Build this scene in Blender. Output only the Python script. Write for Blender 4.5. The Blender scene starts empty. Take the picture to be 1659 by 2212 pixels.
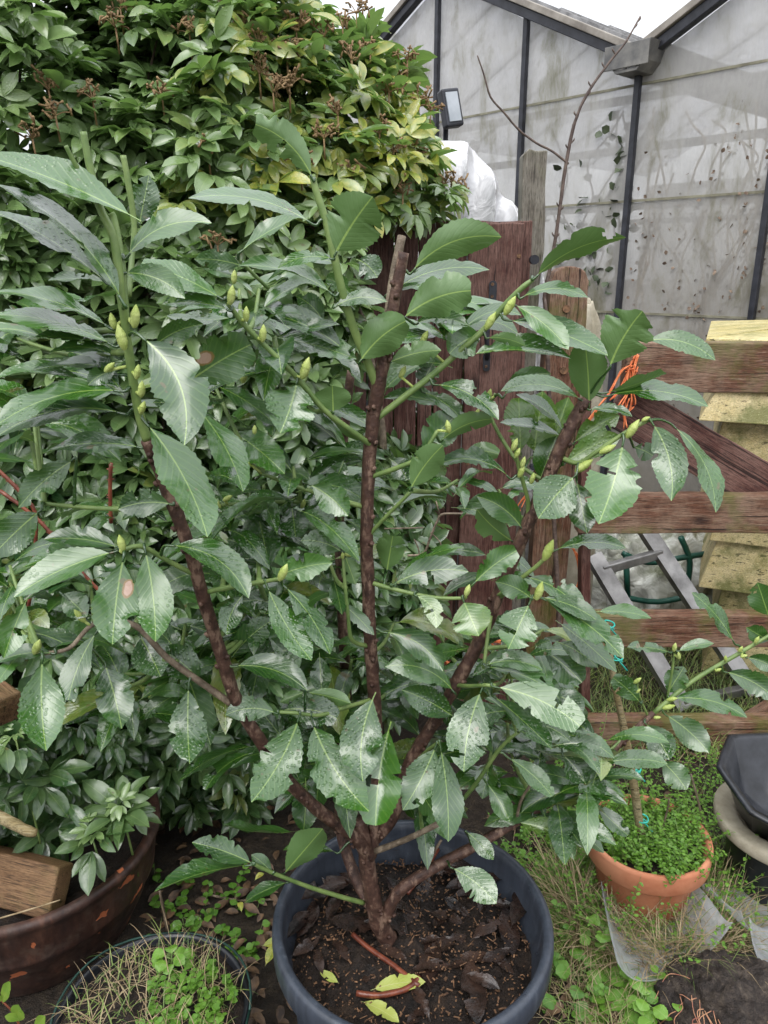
import bpy, math, random
import numpy as np
from mathutils import Vector, Matrix, noise
R = random.Random(7); NR = np.random.default_rng(7); rad = math.radians
S = bpy.context.scene; COL = S.collection
# ------------------------------------------------------------------ camera
CAM_Z = 1.45; TILT = rad(17.5); F = 1662.0; CU, CV = 829.5, 1106.0
cd = bpy.data.cameras.new('camera'); cam = bpy.data.objects.new('camera', cd); COL.objects.link(cam)
cam.location = (0, 0, CAM_Z); cam.rotation_euler = (math.pi/2 - TILT, 0, 0)
cd.sensor_fit = 'VERTICAL'; cd.sensor_height = 34.6; cd.lens = 26; cd.clip_start = .02; cd.clip_end = 500
S.camera = cam
# ------------------------------------------------------------------ sky, sun, exposure (overcast)
SUN_EL, SUN_AZ = 58, 200
w = bpy.data.worlds.new('World'); S.world = w; w.use_nodes = True
nt = w.node_tree; nt.nodes.clear()
sky = nt.nodes.new('ShaderNodeTexSky'); sky.sky_type = 'NISHITA'; sky.sun_disc = False
sky.sun_elevation = rad(SUN_EL); sky.sun_rotation = rad(SUN_AZ); sky.air_density = 1; sky.dust_density = 3; sky.ozone_density = 1
hs = nt.nodes.new('ShaderNodeHueSaturation'); hs.inputs['Saturation'].default_value = .22
mxs = nt.nodes.new('ShaderNodeMix'); mxs.data_type = 'RGBA'; mxs.inputs[0].default_value = .6; mxs.inputs[7].default_value = (7.4, 7.6, 8.0, 1)
bg = nt.nodes.new('ShaderNodeBackground'); bg.inputs['Strength'].default_value = .13
ow = nt.nodes.new('ShaderNodeOutputWorld')
nt.links.new(sky.outputs[0], hs.inputs['Color']); nt.links.new(hs.outputs[0], mxs.inputs[6]); tcw = nt.nodes.new('ShaderNodeTexCoord'); sxw = nt.nodes.new('ShaderNodeSeparateXYZ'); nt.links.new(tcw.outputs['Generated'], sxw.inputs[0])
mw = nt.nodes.new('ShaderNodeMath'); mw.operation = 'MULTIPLY_ADD'; mw.inputs[1].default_value = 1.0; mw.inputs[2].default_value = .50; mw.use_clamp = False; nt.links.new(sxw.outputs[2], mw.inputs[0])   # overcast sky: zenith brighter than the horizon
vm = nt.nodes.new('ShaderNodeVectorMath'); vm.operation = 'SCALE'; nt.links.new(mxs.outputs[2], vm.inputs[0]); nt.links.new(mw.outputs[0], vm.inputs['Scale']); nt.links.new(vm.outputs[0], bg.inputs[0]); nt.links.new(bg.outputs[0], ow.inputs[0])
sd = bpy.data.lights.new('sun', 'SUN'); so = bpy.data.objects.new('sun', sd); COL.objects.link(so)
sd.energy = .5; sd.angle = rad(40); sd.color = (1, .97, .92)
so.rotation_euler = (rad(90-SUN_EL), 0, rad(-20))
S.view_settings.view_transform = 'Standard'; S.view_settings.look = 'None'; S.view_settings.gamma = 1
S.view_settings.exposure = 1.1

# ------------------------------------------------------------------ helpers
CT, ST = math.cos(TILT), math.sin(TILT)
def W(u, v, Y):
    """point at forward distance Y seen at photo position u, v (1659 x 2212)"""
    a = (u-CU)/F; b = (v-CV)/F; y = CT - b*ST
    return Vector((Y*a/y, Y, CAM_Z - Y*(ST + b*CT)/y))
def Yz(v, z):
    b = (v-CV)/F
    return (CAM_Z-z)*(CT-b*ST)/(ST+b*CT)
def G(u, v, z=0): return W(u, v, Yz(v, z))
def mpp(v, Y): return Y/(CT-(v-CV)/F*ST)/F       # metres per photo pixel
def tag(o, label=None, cat=None, group=None, kind=None):
    for k, x in (('label', label), ('category', cat), ('group', group), ('kind', kind)):
        if x: o[k] = x
    return o
def thing(name, label, cat, loc=(0, 0, 0), group=None):
    o = bpy.data.objects.new(name, None); COL.objects.link(o); o.location = loc; o.empty_display_size = .05
    return tag(o, label, cat, group)
def link(name, me, parent=None):
    o = bpy.data.objects.new(name, me); COL.objects.link(o)
    if parent is not None:
        o.parent = parent
        p = Vector(parent.location); q = parent.parent
        while q is not None: p = p + q.location; q = q.parent
        o.location = -p
    return o
class MB:
    def __init__(s): s.v = []; s.f = []; s.luv = []; s.tint = []
    def add(s, vs, fs, luv=None, tint=(0, 0, 0)):
        n = len(s.v); s.v += [tuple(x) for x in vs]; s.f += [tuple(n+i for i in f) for f in fs]
        s.luv += luv if luv else [(0, 0, 0)]*len(vs); s.tint += [tint]*len(vs)
    def tube(s, pts, rr, n=8, cap=True, tint=(0, 0, 0), sm=4, wob=0):
        P = [Vector(p) for p in pts]
        if not hasattr(rr, '__len__'): rr = [rr]*len(P)
        if sm > 1 and len(P) > 2:
            Q = []; q = []
            for i in range(len(P)-1):
                p0 = P[max(i-1, 0)]; p1 = P[i]; p2 = P[i+1]; p3 = P[min(i+2, len(P)-1)]
                for k in range(sm):
                    t = k/sm
                    Q.append(.5*((2*p1)+(p2-p0)*t+(2*p0-5*p1+4*p2-p3)*t*t+(3*p1-p0-3*p2+p3)*t**3)); q.append(rr[i]*(1-t)+rr[i+1]*t)
            Q.append(P[-1]); q.append(rr[-1]); P, rr = Q, q
        vs = []; T0 = None
        up = Vector((.31, .11, .94))
        for i, p in enumerate(P):
            T = (P[min(i+1, len(P)-1)]-P[max(i-1, 0)])
            T = T.normalized() if T.length > 1e-9 else Vector((0, 0, 1))
            a = T.cross(up)
            if a.length < .1: a = T.cross(Vector((1, 0, 0)))
            a.normalize(); b = T.cross(a)
            if i: up = b.cross(T)*-1 if False else up
            for k in range(n):
                an = 2*math.pi*k/n; r = rr[i]*(1+wob*noise.noise(p*60+Vector((k*1.7, 0, 0)))) if wob else rr[i]
                vs.append(p+(a*math.cos(an)+b*math.sin(an))*r)
        fs = [(i*n+k, i*n+(k+1) % n, (i+1)*n+(k+1) % n, (i+1)*n+k) for i in range(len(P)-1) for k in range(n)]
        if cap: fs += [tuple(range(n-1, -1, -1)), tuple((len(P)-1)*n+k for k in range(n))]
        luv = [(k/n, i/len(P), 0) for i in range(len(P)) for k in range(n)]
        s.add(vs, fs, luv, tint)
    def box(s, c, sx, sy, sz, M=None, tint=(0, 0, 0)):
        c = Vector(c); M = M or Matrix.Identity(3)
        vs = [c+M@Vector((x*sx/2, y*sy/2, z*sz/2)) for x in (-1, 1) for y in (-1, 1) for z in (-1, 1)]
        s.add(vs, [(0, 1, 3, 2), (4, 6, 7, 5), (0, 4, 5, 1), (2, 3, 7, 6), (0, 2, 6, 4), (1, 5, 7, 3)], None, tint)
    def bar(s, a, b, w_, h_, up=(0, 0, 1), tint=(0, 0, 0)):
        a = Vector(a); b = Vector(b); x = (b-a); L = x.length; x.normalize(); y = Vector(up).cross(x).normalized(); z = x.cross(y)
        s.box((a+b)/2, L, w_, h_, Matrix((x, y, z)).transposed(), tint)
    def lathe(s, prof, c, n=64, ry=1, tint=(0, 0, 0), wob=0):
        c = Vector(c); vs = []
        for j, (r, z) in enumerate(prof):
            for k in range(n):
                an = 2*math.pi*k/n; q = r*(1+wob*math.sin(3*an+j*.3)+wob*.6*math.sin(5*an+1))
                vs.append(c+Vector((q*math.cos(an), q*ry*math.sin(an), z)))
        fs = [(i*n+k, i*n+(k+1) % n, (i+1)*n+(k+1) % n, (i+1)*n+k) for i in range(len(prof)-1) for k in range(n)]
        s.add(vs, fs, [(k/n, j/len(prof), 0) for j in range(len(prof)) for k in range(n)], tint)
    def build(s, name, mat, parent=None, smooth=True):
        me = bpy.data.meshes.new(name); me.from_pydata(s.v, [], s.f); fin(me, mat, smooth)
        a = me.attributes.new('luv', 'FLOAT_VECTOR', 'POINT'); a.data.foreach_set('vector', np.array(s.luv, 'f').ravel())
        a = me.attributes.new('tint', 'FLOAT_VECTOR', 'POINT'); a.data.foreach_set('vector', np.array(s.tint, 'f').ravel())
        return link(name, me, parent)
def fin(me, mat, smooth):
    if mat: me.materials.append(mat)
    me.polygons.foreach_set('use_smooth', [smooth]*len(me.polygons)); me.update()
class Batch:
    """many copies of small leaf templates gathered into one mesh (numpy)"""
    def __init__(s): s.V = []; s.Fq = []; s.L = []; s.T = []; s.n = 0
    def put(s, tv, tf, tl, pos, X, Y_, Z, sc, tint):
        # tv (m,3) template: x across, y along, z normal; pos.. arrays (k,3); sc (k,3)
        k = len(pos); m = len(tv)
        a = tv[None]*sc[:, None, :]
        v = pos[:, None]+a[..., 0:1]*X[:, None]+a[..., 1:2]*Y_[:, None]+a[..., 2:3]*Z[:, None]
        s.V.append(v.reshape(-1, 3)); s.Fq.append((tf[None]+(s.n+np.arange(k)*m)[:, None, None]).reshape(-1, 4))
        s.L.append(np.tile(tl, (k, 1))); s.T.append(np.repeat(tint, m, 0)); s.n += k*m
    def build(s, name, mat, parent=None, smooth=True):
        V = np.concatenate(s.V).astype('f'); Fq = np.concatenate(s.Fq).astype('i')
        me = bpy.data.meshes.new(name); me.vertices.add(len(V)); me.vertices.foreach_set('co', V.ravel())
        me.loops.add(Fq.size); me.loops.foreach_set('vertex_index', Fq.ravel())
        me.polygons.add(len(Fq)); me.polygons.foreach_set('loop_start', np.arange(0, Fq.size, 4, dtype='i'))
        me.update(calc_edges=True); fin(me, mat, smooth)
        a = me.attributes.new('luv', 'FLOAT_VECTOR', 'POINT'); a.data.foreach_set('vector', np.concatenate(s.L).astype('f').ravel())
        a = me.attributes.new('tint', 'FLOAT_VECTOR', 'POINT'); a.data.foreach_set('vector', np.concatenate(s.T).astype('f').ravel())
        return link(name, me, parent)
def nrm(a): return a/np.maximum(np.linalg.norm(a, axis=-1, keepdims=True), 1e-9)
def template(nt_=5, e=1.0, p=.8, fold=.35, droop=.25, pet=0.0):
    """leaf template of length 1, half width 1 (scaled by sc x)"""
    V = []; L = []
    for i in range(nt_+1):
        t = i/nt_; wd = max(.03, math.sin(math.pi*min(1, t**e))**p) if 0 < i < nt_ else .03
        for s in (-1, 0, 1):
            V.append((s*wd, t, fold*abs(s)*wd*.5-droop*t*t)); L.append((s*wd, t, 0))
    Fq = [(i*3+j, i*3+j+1, (i+1)*3+j+1, (i+1)*3+j) for i in range(nt_) for j in (0, 1)]
    return np.array(V), np.array(Fq), np.array(L)

# ------------------------------------------------------------------ materials
class N:
    def __init__(s, name):
        s.m = bpy.data.materials.new(name); s.m.use_nodes = True; s.t = s.m.node_tree; s.t.nodes.clear()
        s.out = s.t.nodes.new('ShaderNodeOutputMaterial')
    def n(s, ty, **kw):
        x = s.t.nodes.new('ShaderNode'+ty)
        for k, v in kw.items():
            if k.startswith('i_'):
                key = k[2:].replace('_', ' '); x.inputs[key].default_value = v
            else: setattr(x, k, v)
        return x
    def l(s, a, b): s.t.links.new(a, b)
    def co(s, kind='Object', scale=(1, 1, 1), rnd=False):
        tc = s.n('TexCoord'); mp = s.n('Mapping'); mp.inputs['Scale'].default_value = scale; s.l(tc.outputs[kind], mp.inputs[0])
        if rnd:
            oi = s.n('ObjectInfo'); mu = s.n('Math', operation='MULTIPLY'); mu.inputs[1].default_value = 37.
            s.l(oi.outputs['Random'], mu.inputs[0]); cx = s.n('CombineXYZ'); s.l(mu.outputs[0], cx.inputs[0]); s.l(mu.outputs[0], cx.inputs[1]); s.l(cx.outputs[0], mp.inputs['Location'])
        return mp.outputs[0]
    def noise(s, vec, scale, det=4, rough=.55, dist=0):
        x = s.n('TexNoise'); x.inputs['Scale'].default_value = scale; x.inputs['Detail'].default_value = det; x.inputs['Roughness'].default_value = rough; x.inputs['Distortion'].default_value = dist
        if vec is not None: s.l(vec, x.inputs['Vector'])
        return x.outputs['Fac']
    def ramp(s, fac, stops):
        x = s.n('ValToRGB'); e = x.color_ramp.elements
        for i, (p, c) in enumerate(stops):
            if i > 1: e.new(p)
            e[i].position = p
        for i, (p, c) in enumerate(stops): e[i].color = (*c, 1) if hasattr(c, '__len__') else (c, c, c, 1)
        s.l(fac, x.inputs[0]); return x.outputs[0]
    def mix(s, fac, a, b, blend='MIX'):
        x = s.n('Mix', data_type='RGBA', blend_type=blend)
        for i, q in ((0, fac), (6, a), (7, b)):
            if hasattr(q, 'links') or hasattr(q, 'is_linked'): s.l(q, x.inputs[i])
            elif i == 0: x.inputs[0].default_value = q
            else: x.inputs[i].default_value = (*q, 1)
        return x.outputs[2]
    def math(s, op, a, b=0., c=None):
        x = s.n('Math', operation=op)
        for i, q in enumerate((a, b) if c is None else (a, b, c)):
            if hasattr(q, 'is_linked'): s.l(q, x.inputs[i])
            else: x.inputs[i].default_value = q
        return x.outputs[0]
    def bump(s, h, st=.3, d=.01, nrm_=None):
        x = s.n('Bump'); x.inputs['Strength'].default_value = st; x.inputs['Distance'].default_value = d; s.l(h, x.inputs['Height'])
        if nrm_ is not None: s.l(nrm_, x.inputs['Normal'])
        return x.outputs[0]
    def pbr(s, col, rough=.5, bump=None, spec=.5, metal=0, trans=0, coat=0):
        p = s.n('BsdfPrincipled')
        for k, q in (('Base Color', col), ('Roughness', rough), ('Metallic', metal), ('Specular IOR Level', spec), ('Transmission Weight', trans), ('Coat Weight', coat)):
            if hasattr(q, 'is_linked'): s.l(q, p.inputs[k])
            else: p.inputs[k].default_value = (*q, 1) if hasattr(q, '__len__') else q
        if bump is not None: s.l(bump, p.inputs['Normal'])
        return p
    def done(s, sh): s.l(sh.outputs[0] if hasattr(sh, 'outputs') else sh, s.out.inputs[0]); return s.m
def leaf_mat(name, dark, light, under, rib, rough, wet=1., trans=.12, veins=True, tcol=(.25, .5, .06), scal=1., spec=.5, coat=0.):
    m = N(name)
    la = m.n('Attribute', attribute_name='luv'); ta = m.n('Attribute', attribute_name='tint')
    sx = m.n('SeparateXYZ'); m.l(la.outputs['Vector'], sx.inputs[0]); st = m.n('SeparateXYZ'); m.l(ta.outputs['Vector'], st.inputs[0])
    oc = m.co()
    nz = m.noise(oc, 26, 3)
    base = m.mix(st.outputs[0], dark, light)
    base = m.mix(m.ramp(nz, [(.35, 0.), (.7, .45)]), base, light)
    yel = m.mix(m.ramp(m.noise(oc, 60, 3), [(.4, 0.), (.6, 1.)]), (.42, .40, .07), (.24, .30, .05))
    base = m.mix(st.outputs[1], base, yel)
    av = m.math('ABSOLUTE', sx.outputs[0])
    # side veins
    if veins:
        ph = m.math('ADD', m.math('SUBTRACT', m.math('MULTIPLY', sx.outputs[1], 36.), m.math('MULTIPLY', av, 10.)), m.math('MULTIPLY', nz, 4.))
        sv = m.math('POWER', m.math('ABSOLUTE', m.math('COSINE', ph)), 14.)
        base = m.mix(m.math('MULTIPLY', sv, .09), base, rib)
    ribw = m.math('LESS_THAN', m.math('ADD', av, m.math('MULTIPLY', sx.outputs[1], .024)), .042)
    base = m.mix(m.math('MULTIPLY', ribw, .55), base, rib)
    # brown tips and dots
    sp = m.ramp(m.noise(oc, 45, 2, .5), [(.70, 0.), (.73, 1.)])
    base = m.mix(m.math('MULTIPLY', sp, .6), base, (.12, .075, .03))
    dx = m.math('MULTIPLY', m.math('ADD', sx.outputs[0], .42), .42); dy = m.math('SUBTRACT', sx.outputs[1], .36)
    dd = m.math('SQRT', m.math('ADD', m.math('MULTIPLY', dx, dx), m.math('MULTIPLY', dy, dy))); dd = m.math('ADD', dd, m.math('MULTIPLY', m.math('SUBTRACT', m.noise(oc, 70, 3), .5), .12))
    sc1 = m.math('MULTIPLY', m.ramp(dd, [(.105, 1.), (.115, 0.)]), st.outputs[2]); sc2 = m.math('MULTIPLY', m.ramp(dd, [(.07, 1.), (.085, 0.)]), st.outputs[2])
    base = m.mix(sc1, base, (.20, .12, .03)); base = m.mix(sc2, base, (.42, .27, .20))
    bf = m.n('NewGeometry').outputs['Backfacing']
    col = m.mix(bf, base, m.mix(m.math('MULTIPLY', ribw, .8), under, rib))
    # droplets
    vo = m.n('TexVoronoi', feature='F1'); vo.inputs['Scale'].default_value = 190*scal; m.l(oc, vo.inputs['Vector'])
    dm = m.ramp(vo.outputs['Distance'], [(.1, 1.), (.42, 0.)])
    msk = m.ramp(m.noise(oc, 9, 2), [(.46, 0.), (.6, 1.)])
    dr = m.math('MULTIPLY', m.math('MULTIPLY', m.math('MULTIPLY', dm, msk), wet), m.math('SUBTRACT', 1., bf))
    b1 = m.bump(m.noise(oc, 38, 2), .30, .004)
    if veins: b1 = m.bump(sv, .22, .0006, b1)
    b2 = m.bump(dr, .8, .0011, b1)
    rg = m.ramp(m.noise(oc, 14, 3, .6), [(.35, rough*.5), (.65, rough*1.5)])
    rg = m.mix(bf, rg, (.6, .6, .6))
    p = m.pbr(col, rg, b2, spec, coat=coat); p.inputs['Coat Roughness'].default_value = .12; p.inputs['Coat IOR'].default_value = 1.62
    tr = m.n('BsdfTranslucent'); m.l(m.mix(.5, col, tcol), tr.inputs[0])
    ms = m.n('MixShader'); ms.inputs[0].default_value = trans; m.l(p.outputs[0], ms.inputs[1]); m.l(tr.outputs[0], ms.inputs[2])
    return m.done(ms)
M_LAUREL = leaf_mat('laurel_leaf', (.009, .046, .007), (.052, .150, .018), (.09, .18, .045), (.30, .44, .10), .30, 1., .09, spec=.8, coat=.5)
M_CHOIS = leaf_mat('choisya_leaf', (.020, .068, .020), (.21, .31, .115), (.19, .29, .11), (.26, .36, .13), .32, .6, .26, False, spec=.75, coat=.4)
M_WEED = leaf_mat('weed_leaf', (.06, .17, .02), (.16, .32, .04), (.14, .28, .06), (.3, .42, .12), .45, .3, .25, False)
def wood(name, c1, c2, c3, moss=0., rough=.6, bump=.5):
    m = N(name); co = m.co('Object', (1, 14, 14), True); c0 = m.co('Object', (1, 1, 1), True)
    g = m.noise(co, 9, 6, .65, .6); g2 = m.noise(co, 34, 3, .7)
    col = m.ramp(g, [(.3, c1), (.5, c2), (.72, c3)])
    col = m.mix(m.ramp(m.noise(c0, 7, 5, .7), [(.42, 0.), (.62, .75)]), col, c3)
    col = m.mix(m.ramp(g2, [(.48, 0.), (.70, .85)]), col, tuple(x*.25 for x in c1), 'MIX')
    col = m.mix(m.ramp(m.noise(m.co('Object', (.7, 30, 30), True), 3, 3, .6), [(.62, 0.), (.64, .8)]), col, tuple(x*.12 for x in c1))
    if moss: col = m.mix(m.math('MULTIPLY', m.ramp(m.noise(c0, 5, 5, .7), [(.48, 0.), (.62, 1.)]), moss), col, (.10, .12, .02))
    # knots
    vo = m.n('TexVoronoi', feature='F1'); vo.inputs['Scale'].default_value = 2.6; m.l(m.co('Object', (1, 2.2, 2.2), True), vo.inputs['Vector'])
    kn = m.ramp(vo.outputs['Distance'], [(.05, 1.), (.11, 0.)])
    col = m.mix(m.math('MULTIPLY', kn, .8), col, tuple(x*.35 for x in c1))
    col = m.mix(m.ramp(m.noise(m.co('Object', (2.5, 40, 40), True), 6, 4, .7), [(.60, 0.), (.72, .55)]), col, tuple(min(1, x*1.7+.03) for x in c3))
    b = m.bump(g, bump, .006); b = m.bump(g2, bump, .004, b)
    return m.done(m.pbr(col, rough, b, .35))
M_REDWOOD = wood('stained_red_wood', (.045, .016, .013), (.105, .042, .032), (.22, .125, .100))
M_RAIL = wood('stained_rail_wood', (.05, .021, .012), (.15, .062, .034), (.29, .195, .135), .6)
M_GREYWOOD = wood('weathered_grey_wood', (.07, .058, .045), (.17, .15, .12), (.27, .25, .21), .25)
M_CREAM = wood('cream_painted_wood', (.42, .33, .14), (.58, .47, .22), (.66, .56, .32), .8, .5, .25)
M_YELLOW = wood('yellow_painted_wood', (.40, .33, .12), (.56, .47, .20), (.66, .58, .32), .5, .5, .2)
M_PLANK = wood('bare_plank', (.06, .03, .014), (.14, .075, .035), (.24, .14, .07), .3)
M_CANE = wood('cane', (.12, .09, .03), (.24, .18, .08), (.35, .30, .18), .1)
def mottled(name, c1, c2, sc=8, rough=.5, bump=.3, bd=.004, spec=.5, metal=0, st=(.35, .65), det=5, scale=(1, 1, 1)):
    m = N(name); co = m.co('Object', scale); g = m.noise(co, sc, det, .6)
    return m.done(m.pbr(m.ramp(g, [(st[0], c1), (st[1], c2)]), rough, m.bump(m.noise(co, sc*5, 4, .7), bump, bd), spec, metal))
def bark(name, c1, c2, c3):
    m = N(name); co = m.co(); g = m.noise(co, 70, 4, .6)
    col = m.ramp(g, [(.3, c1), (.55, c2), (.75, c3)])
    len_ = m.ramp(m.noise(m.co('Object', (1, 1, .35)), 60, 5, .7), [(.54, 0.), (.62, .85)])
    col = m.mix(len_, col, c3)
    return m.done(m.pbr(col, .55, m.bump(m.noise(co, 160, 4, .7), .7, .003), .4))
M_BARK = bark('laurel_bark', (.030, .015, .011), (.085, .043, .030), (.24, .155, .11))
M_BARKG = bark('grey_bark', (.08, .06, .04), (.17, .13, .09), (.30, .24, .17))
M_GREENSTEM = mottled('green_stem', (.10, .17, .045), (.20, .28, .085), 40, .45, .2, .001)
M_TWIG = mottled('dark_twig', (.05, .03, .025), (.14, .10, .08), 60, .6, .3, .001)
M_BUD = mottled('flower_bud', (.34, .44, .09), (.52, .60, .20), 90, .5, .6, .002)
M_SEED = mottled('dry_flower', (.14, .08, .035), (.32, .21, .10), 60, .7, .3, .001)
M_POT = None
def potmat():
    m = N('slate_plastic'); co = m.co(); st = m.noise(m.co('Object', (14, 14, .8)), 3, 5, .7); g = m.noise(co, 30, 5, .7)
    col = m.ramp(st, [(.35, (.030, .036, .048)), (.6, (.050, .060, .080)), (.75, (.11, .125, .15))])
    col = m.mix(m.ramp(g, [(.58, 0.), (.75, .5)]), col, (.13, .14, .15))
    return m.done(m.pbr(col, m.ramp(g, [(.3, .25), (.7, .55)]), m.bump(m.noise(co, 400, 2), .12, .001), .5))
M_POT = potmat()
M_BLACKP = mottled('black_plastic', (.007, .008, .010), (.024, .026, .032), 20, .28, .1)
def glazed():
    m = N('brown_glaze'); co = m.co()
    st = m.noise(m.co('Object', (5, 5, .9)), 4, 7, .75)
    col = m.ramp(st, [(.32, (.014, .008, .007)), (.52, (.050, .023, .016)), (.72, (.13, .06, .038))])
    col = m.mix(m.ramp(m.noise(co, 26, 5, .7), [(.52, 0.), (.66, .6)]), col, (.09, .06, .045))
    g = m.noise(m.co('Object', (1, 1, 1.3)), 17, 3, .55)
    chip = m.ramp(g, [(.655, 0.), (.665, 1.)])
    col = m.mix(chip, col, (.42, .12, .045))
    h = m.mix(chip, (.5, .5, .5), (0., 0., 0.))
    return m.done(m.pbr(col, m.mix(chip, m.ramp(m.noise(co, 12, 4, .7), [(.35, .35), (.65, .75)]), (.8, .8, .8)), m.bump(h, .8, .003), .5))
M_GLAZE = glazed(); M_RIM = mottled('dark_green_plastic', (.006, .03, .022), (.012, .05, .038), 25, .5)
M_TERRA = mottled('terracotta', (.40, .13, .06), (.56, .24, .13), 9, .75, .3, .002)
M_STONE = mottled('stone_rim', (.28, .25, .18), (.46, .42, .33), 14, .85, .5, .004)
def soilmat(name, c1, c2, c3):
    m = N(name); co = m.co(); g = m.noise(co, 38, 6, .75); h = m.noise(co, 150, 4, .7)
    col = m.ramp(g, [(.3, c1), (.5, c2), (.72, c3)])
    b = m.bump(g, .9, .02); b = m.bump(h, .8, .006, b)
    return m.done(m.pbr(col, m.ramp(g, [(.35, .45), (.6, .9)]), b, .4))
M_SOIL = soilmat('dark_compost', (.007, .005, .004), (.022, .014, .010), (.060, .038, .024))
M_GROUND = soilmat('garden_ground', (.010, .008, .005), (.028, .019, .012), (.060, .045, .025))
M_ROOT = soilmat('peaty_soil', (.012, .009, .008), (.045, .034, .028), (.14, .11, .085))
M_DEAD = mottled('dead_leaf', (.008, .006, .006), (.05, .028, .020), 22, .22, .5, .004)
M_CHIP = mottled('bark_chip', (.05, .025, .014), (.26, .14, .07), 90, .8, .3)
M_STRAW = mottled('dry_grass', (.20, .14, .07), (.42, .33, .20), 30, .7, .1)
M_GRASS = mottled('grass_blade', (.06, .12, .025), (.22, .28, .07), 12, .5, .1)
M_BLACKM = mottled('black_painted_metal', (.010, .011, .016), (.028, .03, .04), 20, .45, .2)
M_ALU = mottled('dull_aluminium', (.19, .185, .18), (.40, .39, .38), 12, .42, .15, .001, .5, .75)
M_GUTTER = mottled('gutter_metal', (.10, .10, .10), (.24, .23, .21), 10, .55, .3, .002, .5, .3)
M_RAFTER = mottled('weathered_capping', (.16, .14, .12), (.34, .31, .27), 7, .7, .3, .003)
M_ORANGE = mottled('orange_twine', (.62, .13, .04), (.82, .26, .10), 60, .6, .3, .001)
M_TEAL = mottled('turquoise_tie', (.02, .35, .28), (.05, .5, .4), 30, .4)
M_GREENP = mottled('green_plastic', (.012, .07, .05), (.02, .11, .08), 15, .35)
M_WHITE = mottled('floodlight_lens', (.30, .33, .36), (.45, .48, .52), 6, .15, 0)
def tarp(name, c1, c2, sc=6):
    m = N(name); co = m.co(); g = m.noise(co, sc, 5, .6, .8)
    col = m.ramp(g, [(.3, c1), (.55, c2)])
    return m.done(m.pbr(col, .3, m.bump(m.noise(co, sc*1.2, 3, .5, 1.5), .7, .03), .6))
M_TARP = tarp('white_tarpaulin', (.28, .285, .29), (.60, .60, .61))
M_COVER = tarp('dirty_clear_cover', (.22, .24, .15), (.62, .63, .58), 9)
def glass(name, c1, c2, lo, hi, sc=1.6, rough=.25, grime=(.22, .21, .10)):
    m = N(name); co = m.co(); g = m.noise(co, sc, 7, .7, .4); g2 = m.noise(m.co('Object', (1, 1, .35)), sc*3.5, 6, .75, .3)
    col = m.mix(m.ramp(g, [(.35, 0.), (.62, 1.)]), c1, c2); col = m.mix(m.ramp(g2, [(.52, 0.), (.70, .8)]), col, grime)
    sz = m.n('SeparateXYZ'); m.l(co, sz.inputs[0]); lowd = m.ramp(m.math('ADD', m.math('MULTIPLY', sz.outputs[2], .4), m.math('MULTIPLY', g, .35)), [(.25, .75), (1., 0.)])
    if name.startswith('dirty'): col = m.mix(lowd, col, (.30, .27, .21))
    d = m.pbr(col, rough, m.bump(g, .15, .01), .5); tl = m.n('BsdfTranslucent'); m.l(col, tl.inputs[0])
    a = m.n('MixShader'); a.inputs[0].default_value = .5; m.l(d.outputs[0], a.inputs[1]); m.l(tl.outputs[0], a.inputs[2])
    tp = m.n('BsdfTransparent'); b = m.n('MixShader'); m.l(m.ramp(g2, [(.25, lo), (.75, hi)]), b.inputs[0]); m.l(tp.outputs[0], b.inputs[1]); m.l(a.outputs[0], b.inputs[2])
    return m.done(b)
M_GLASS = glass('dirty_greenhouse_glass', (.56, .55, .53), (.72, .71, .69), .36, .80)
M_ROOFP = glass('roof_sheet', (.55, .56, .60), (.72, .73, .76), .5, .75, 3)
M_CLEAR = glass('frosted_plastic', (.66, .68, .72), (.82, .84, .86), .30, .65, 8, .2, (.4, .4, .38))

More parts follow.
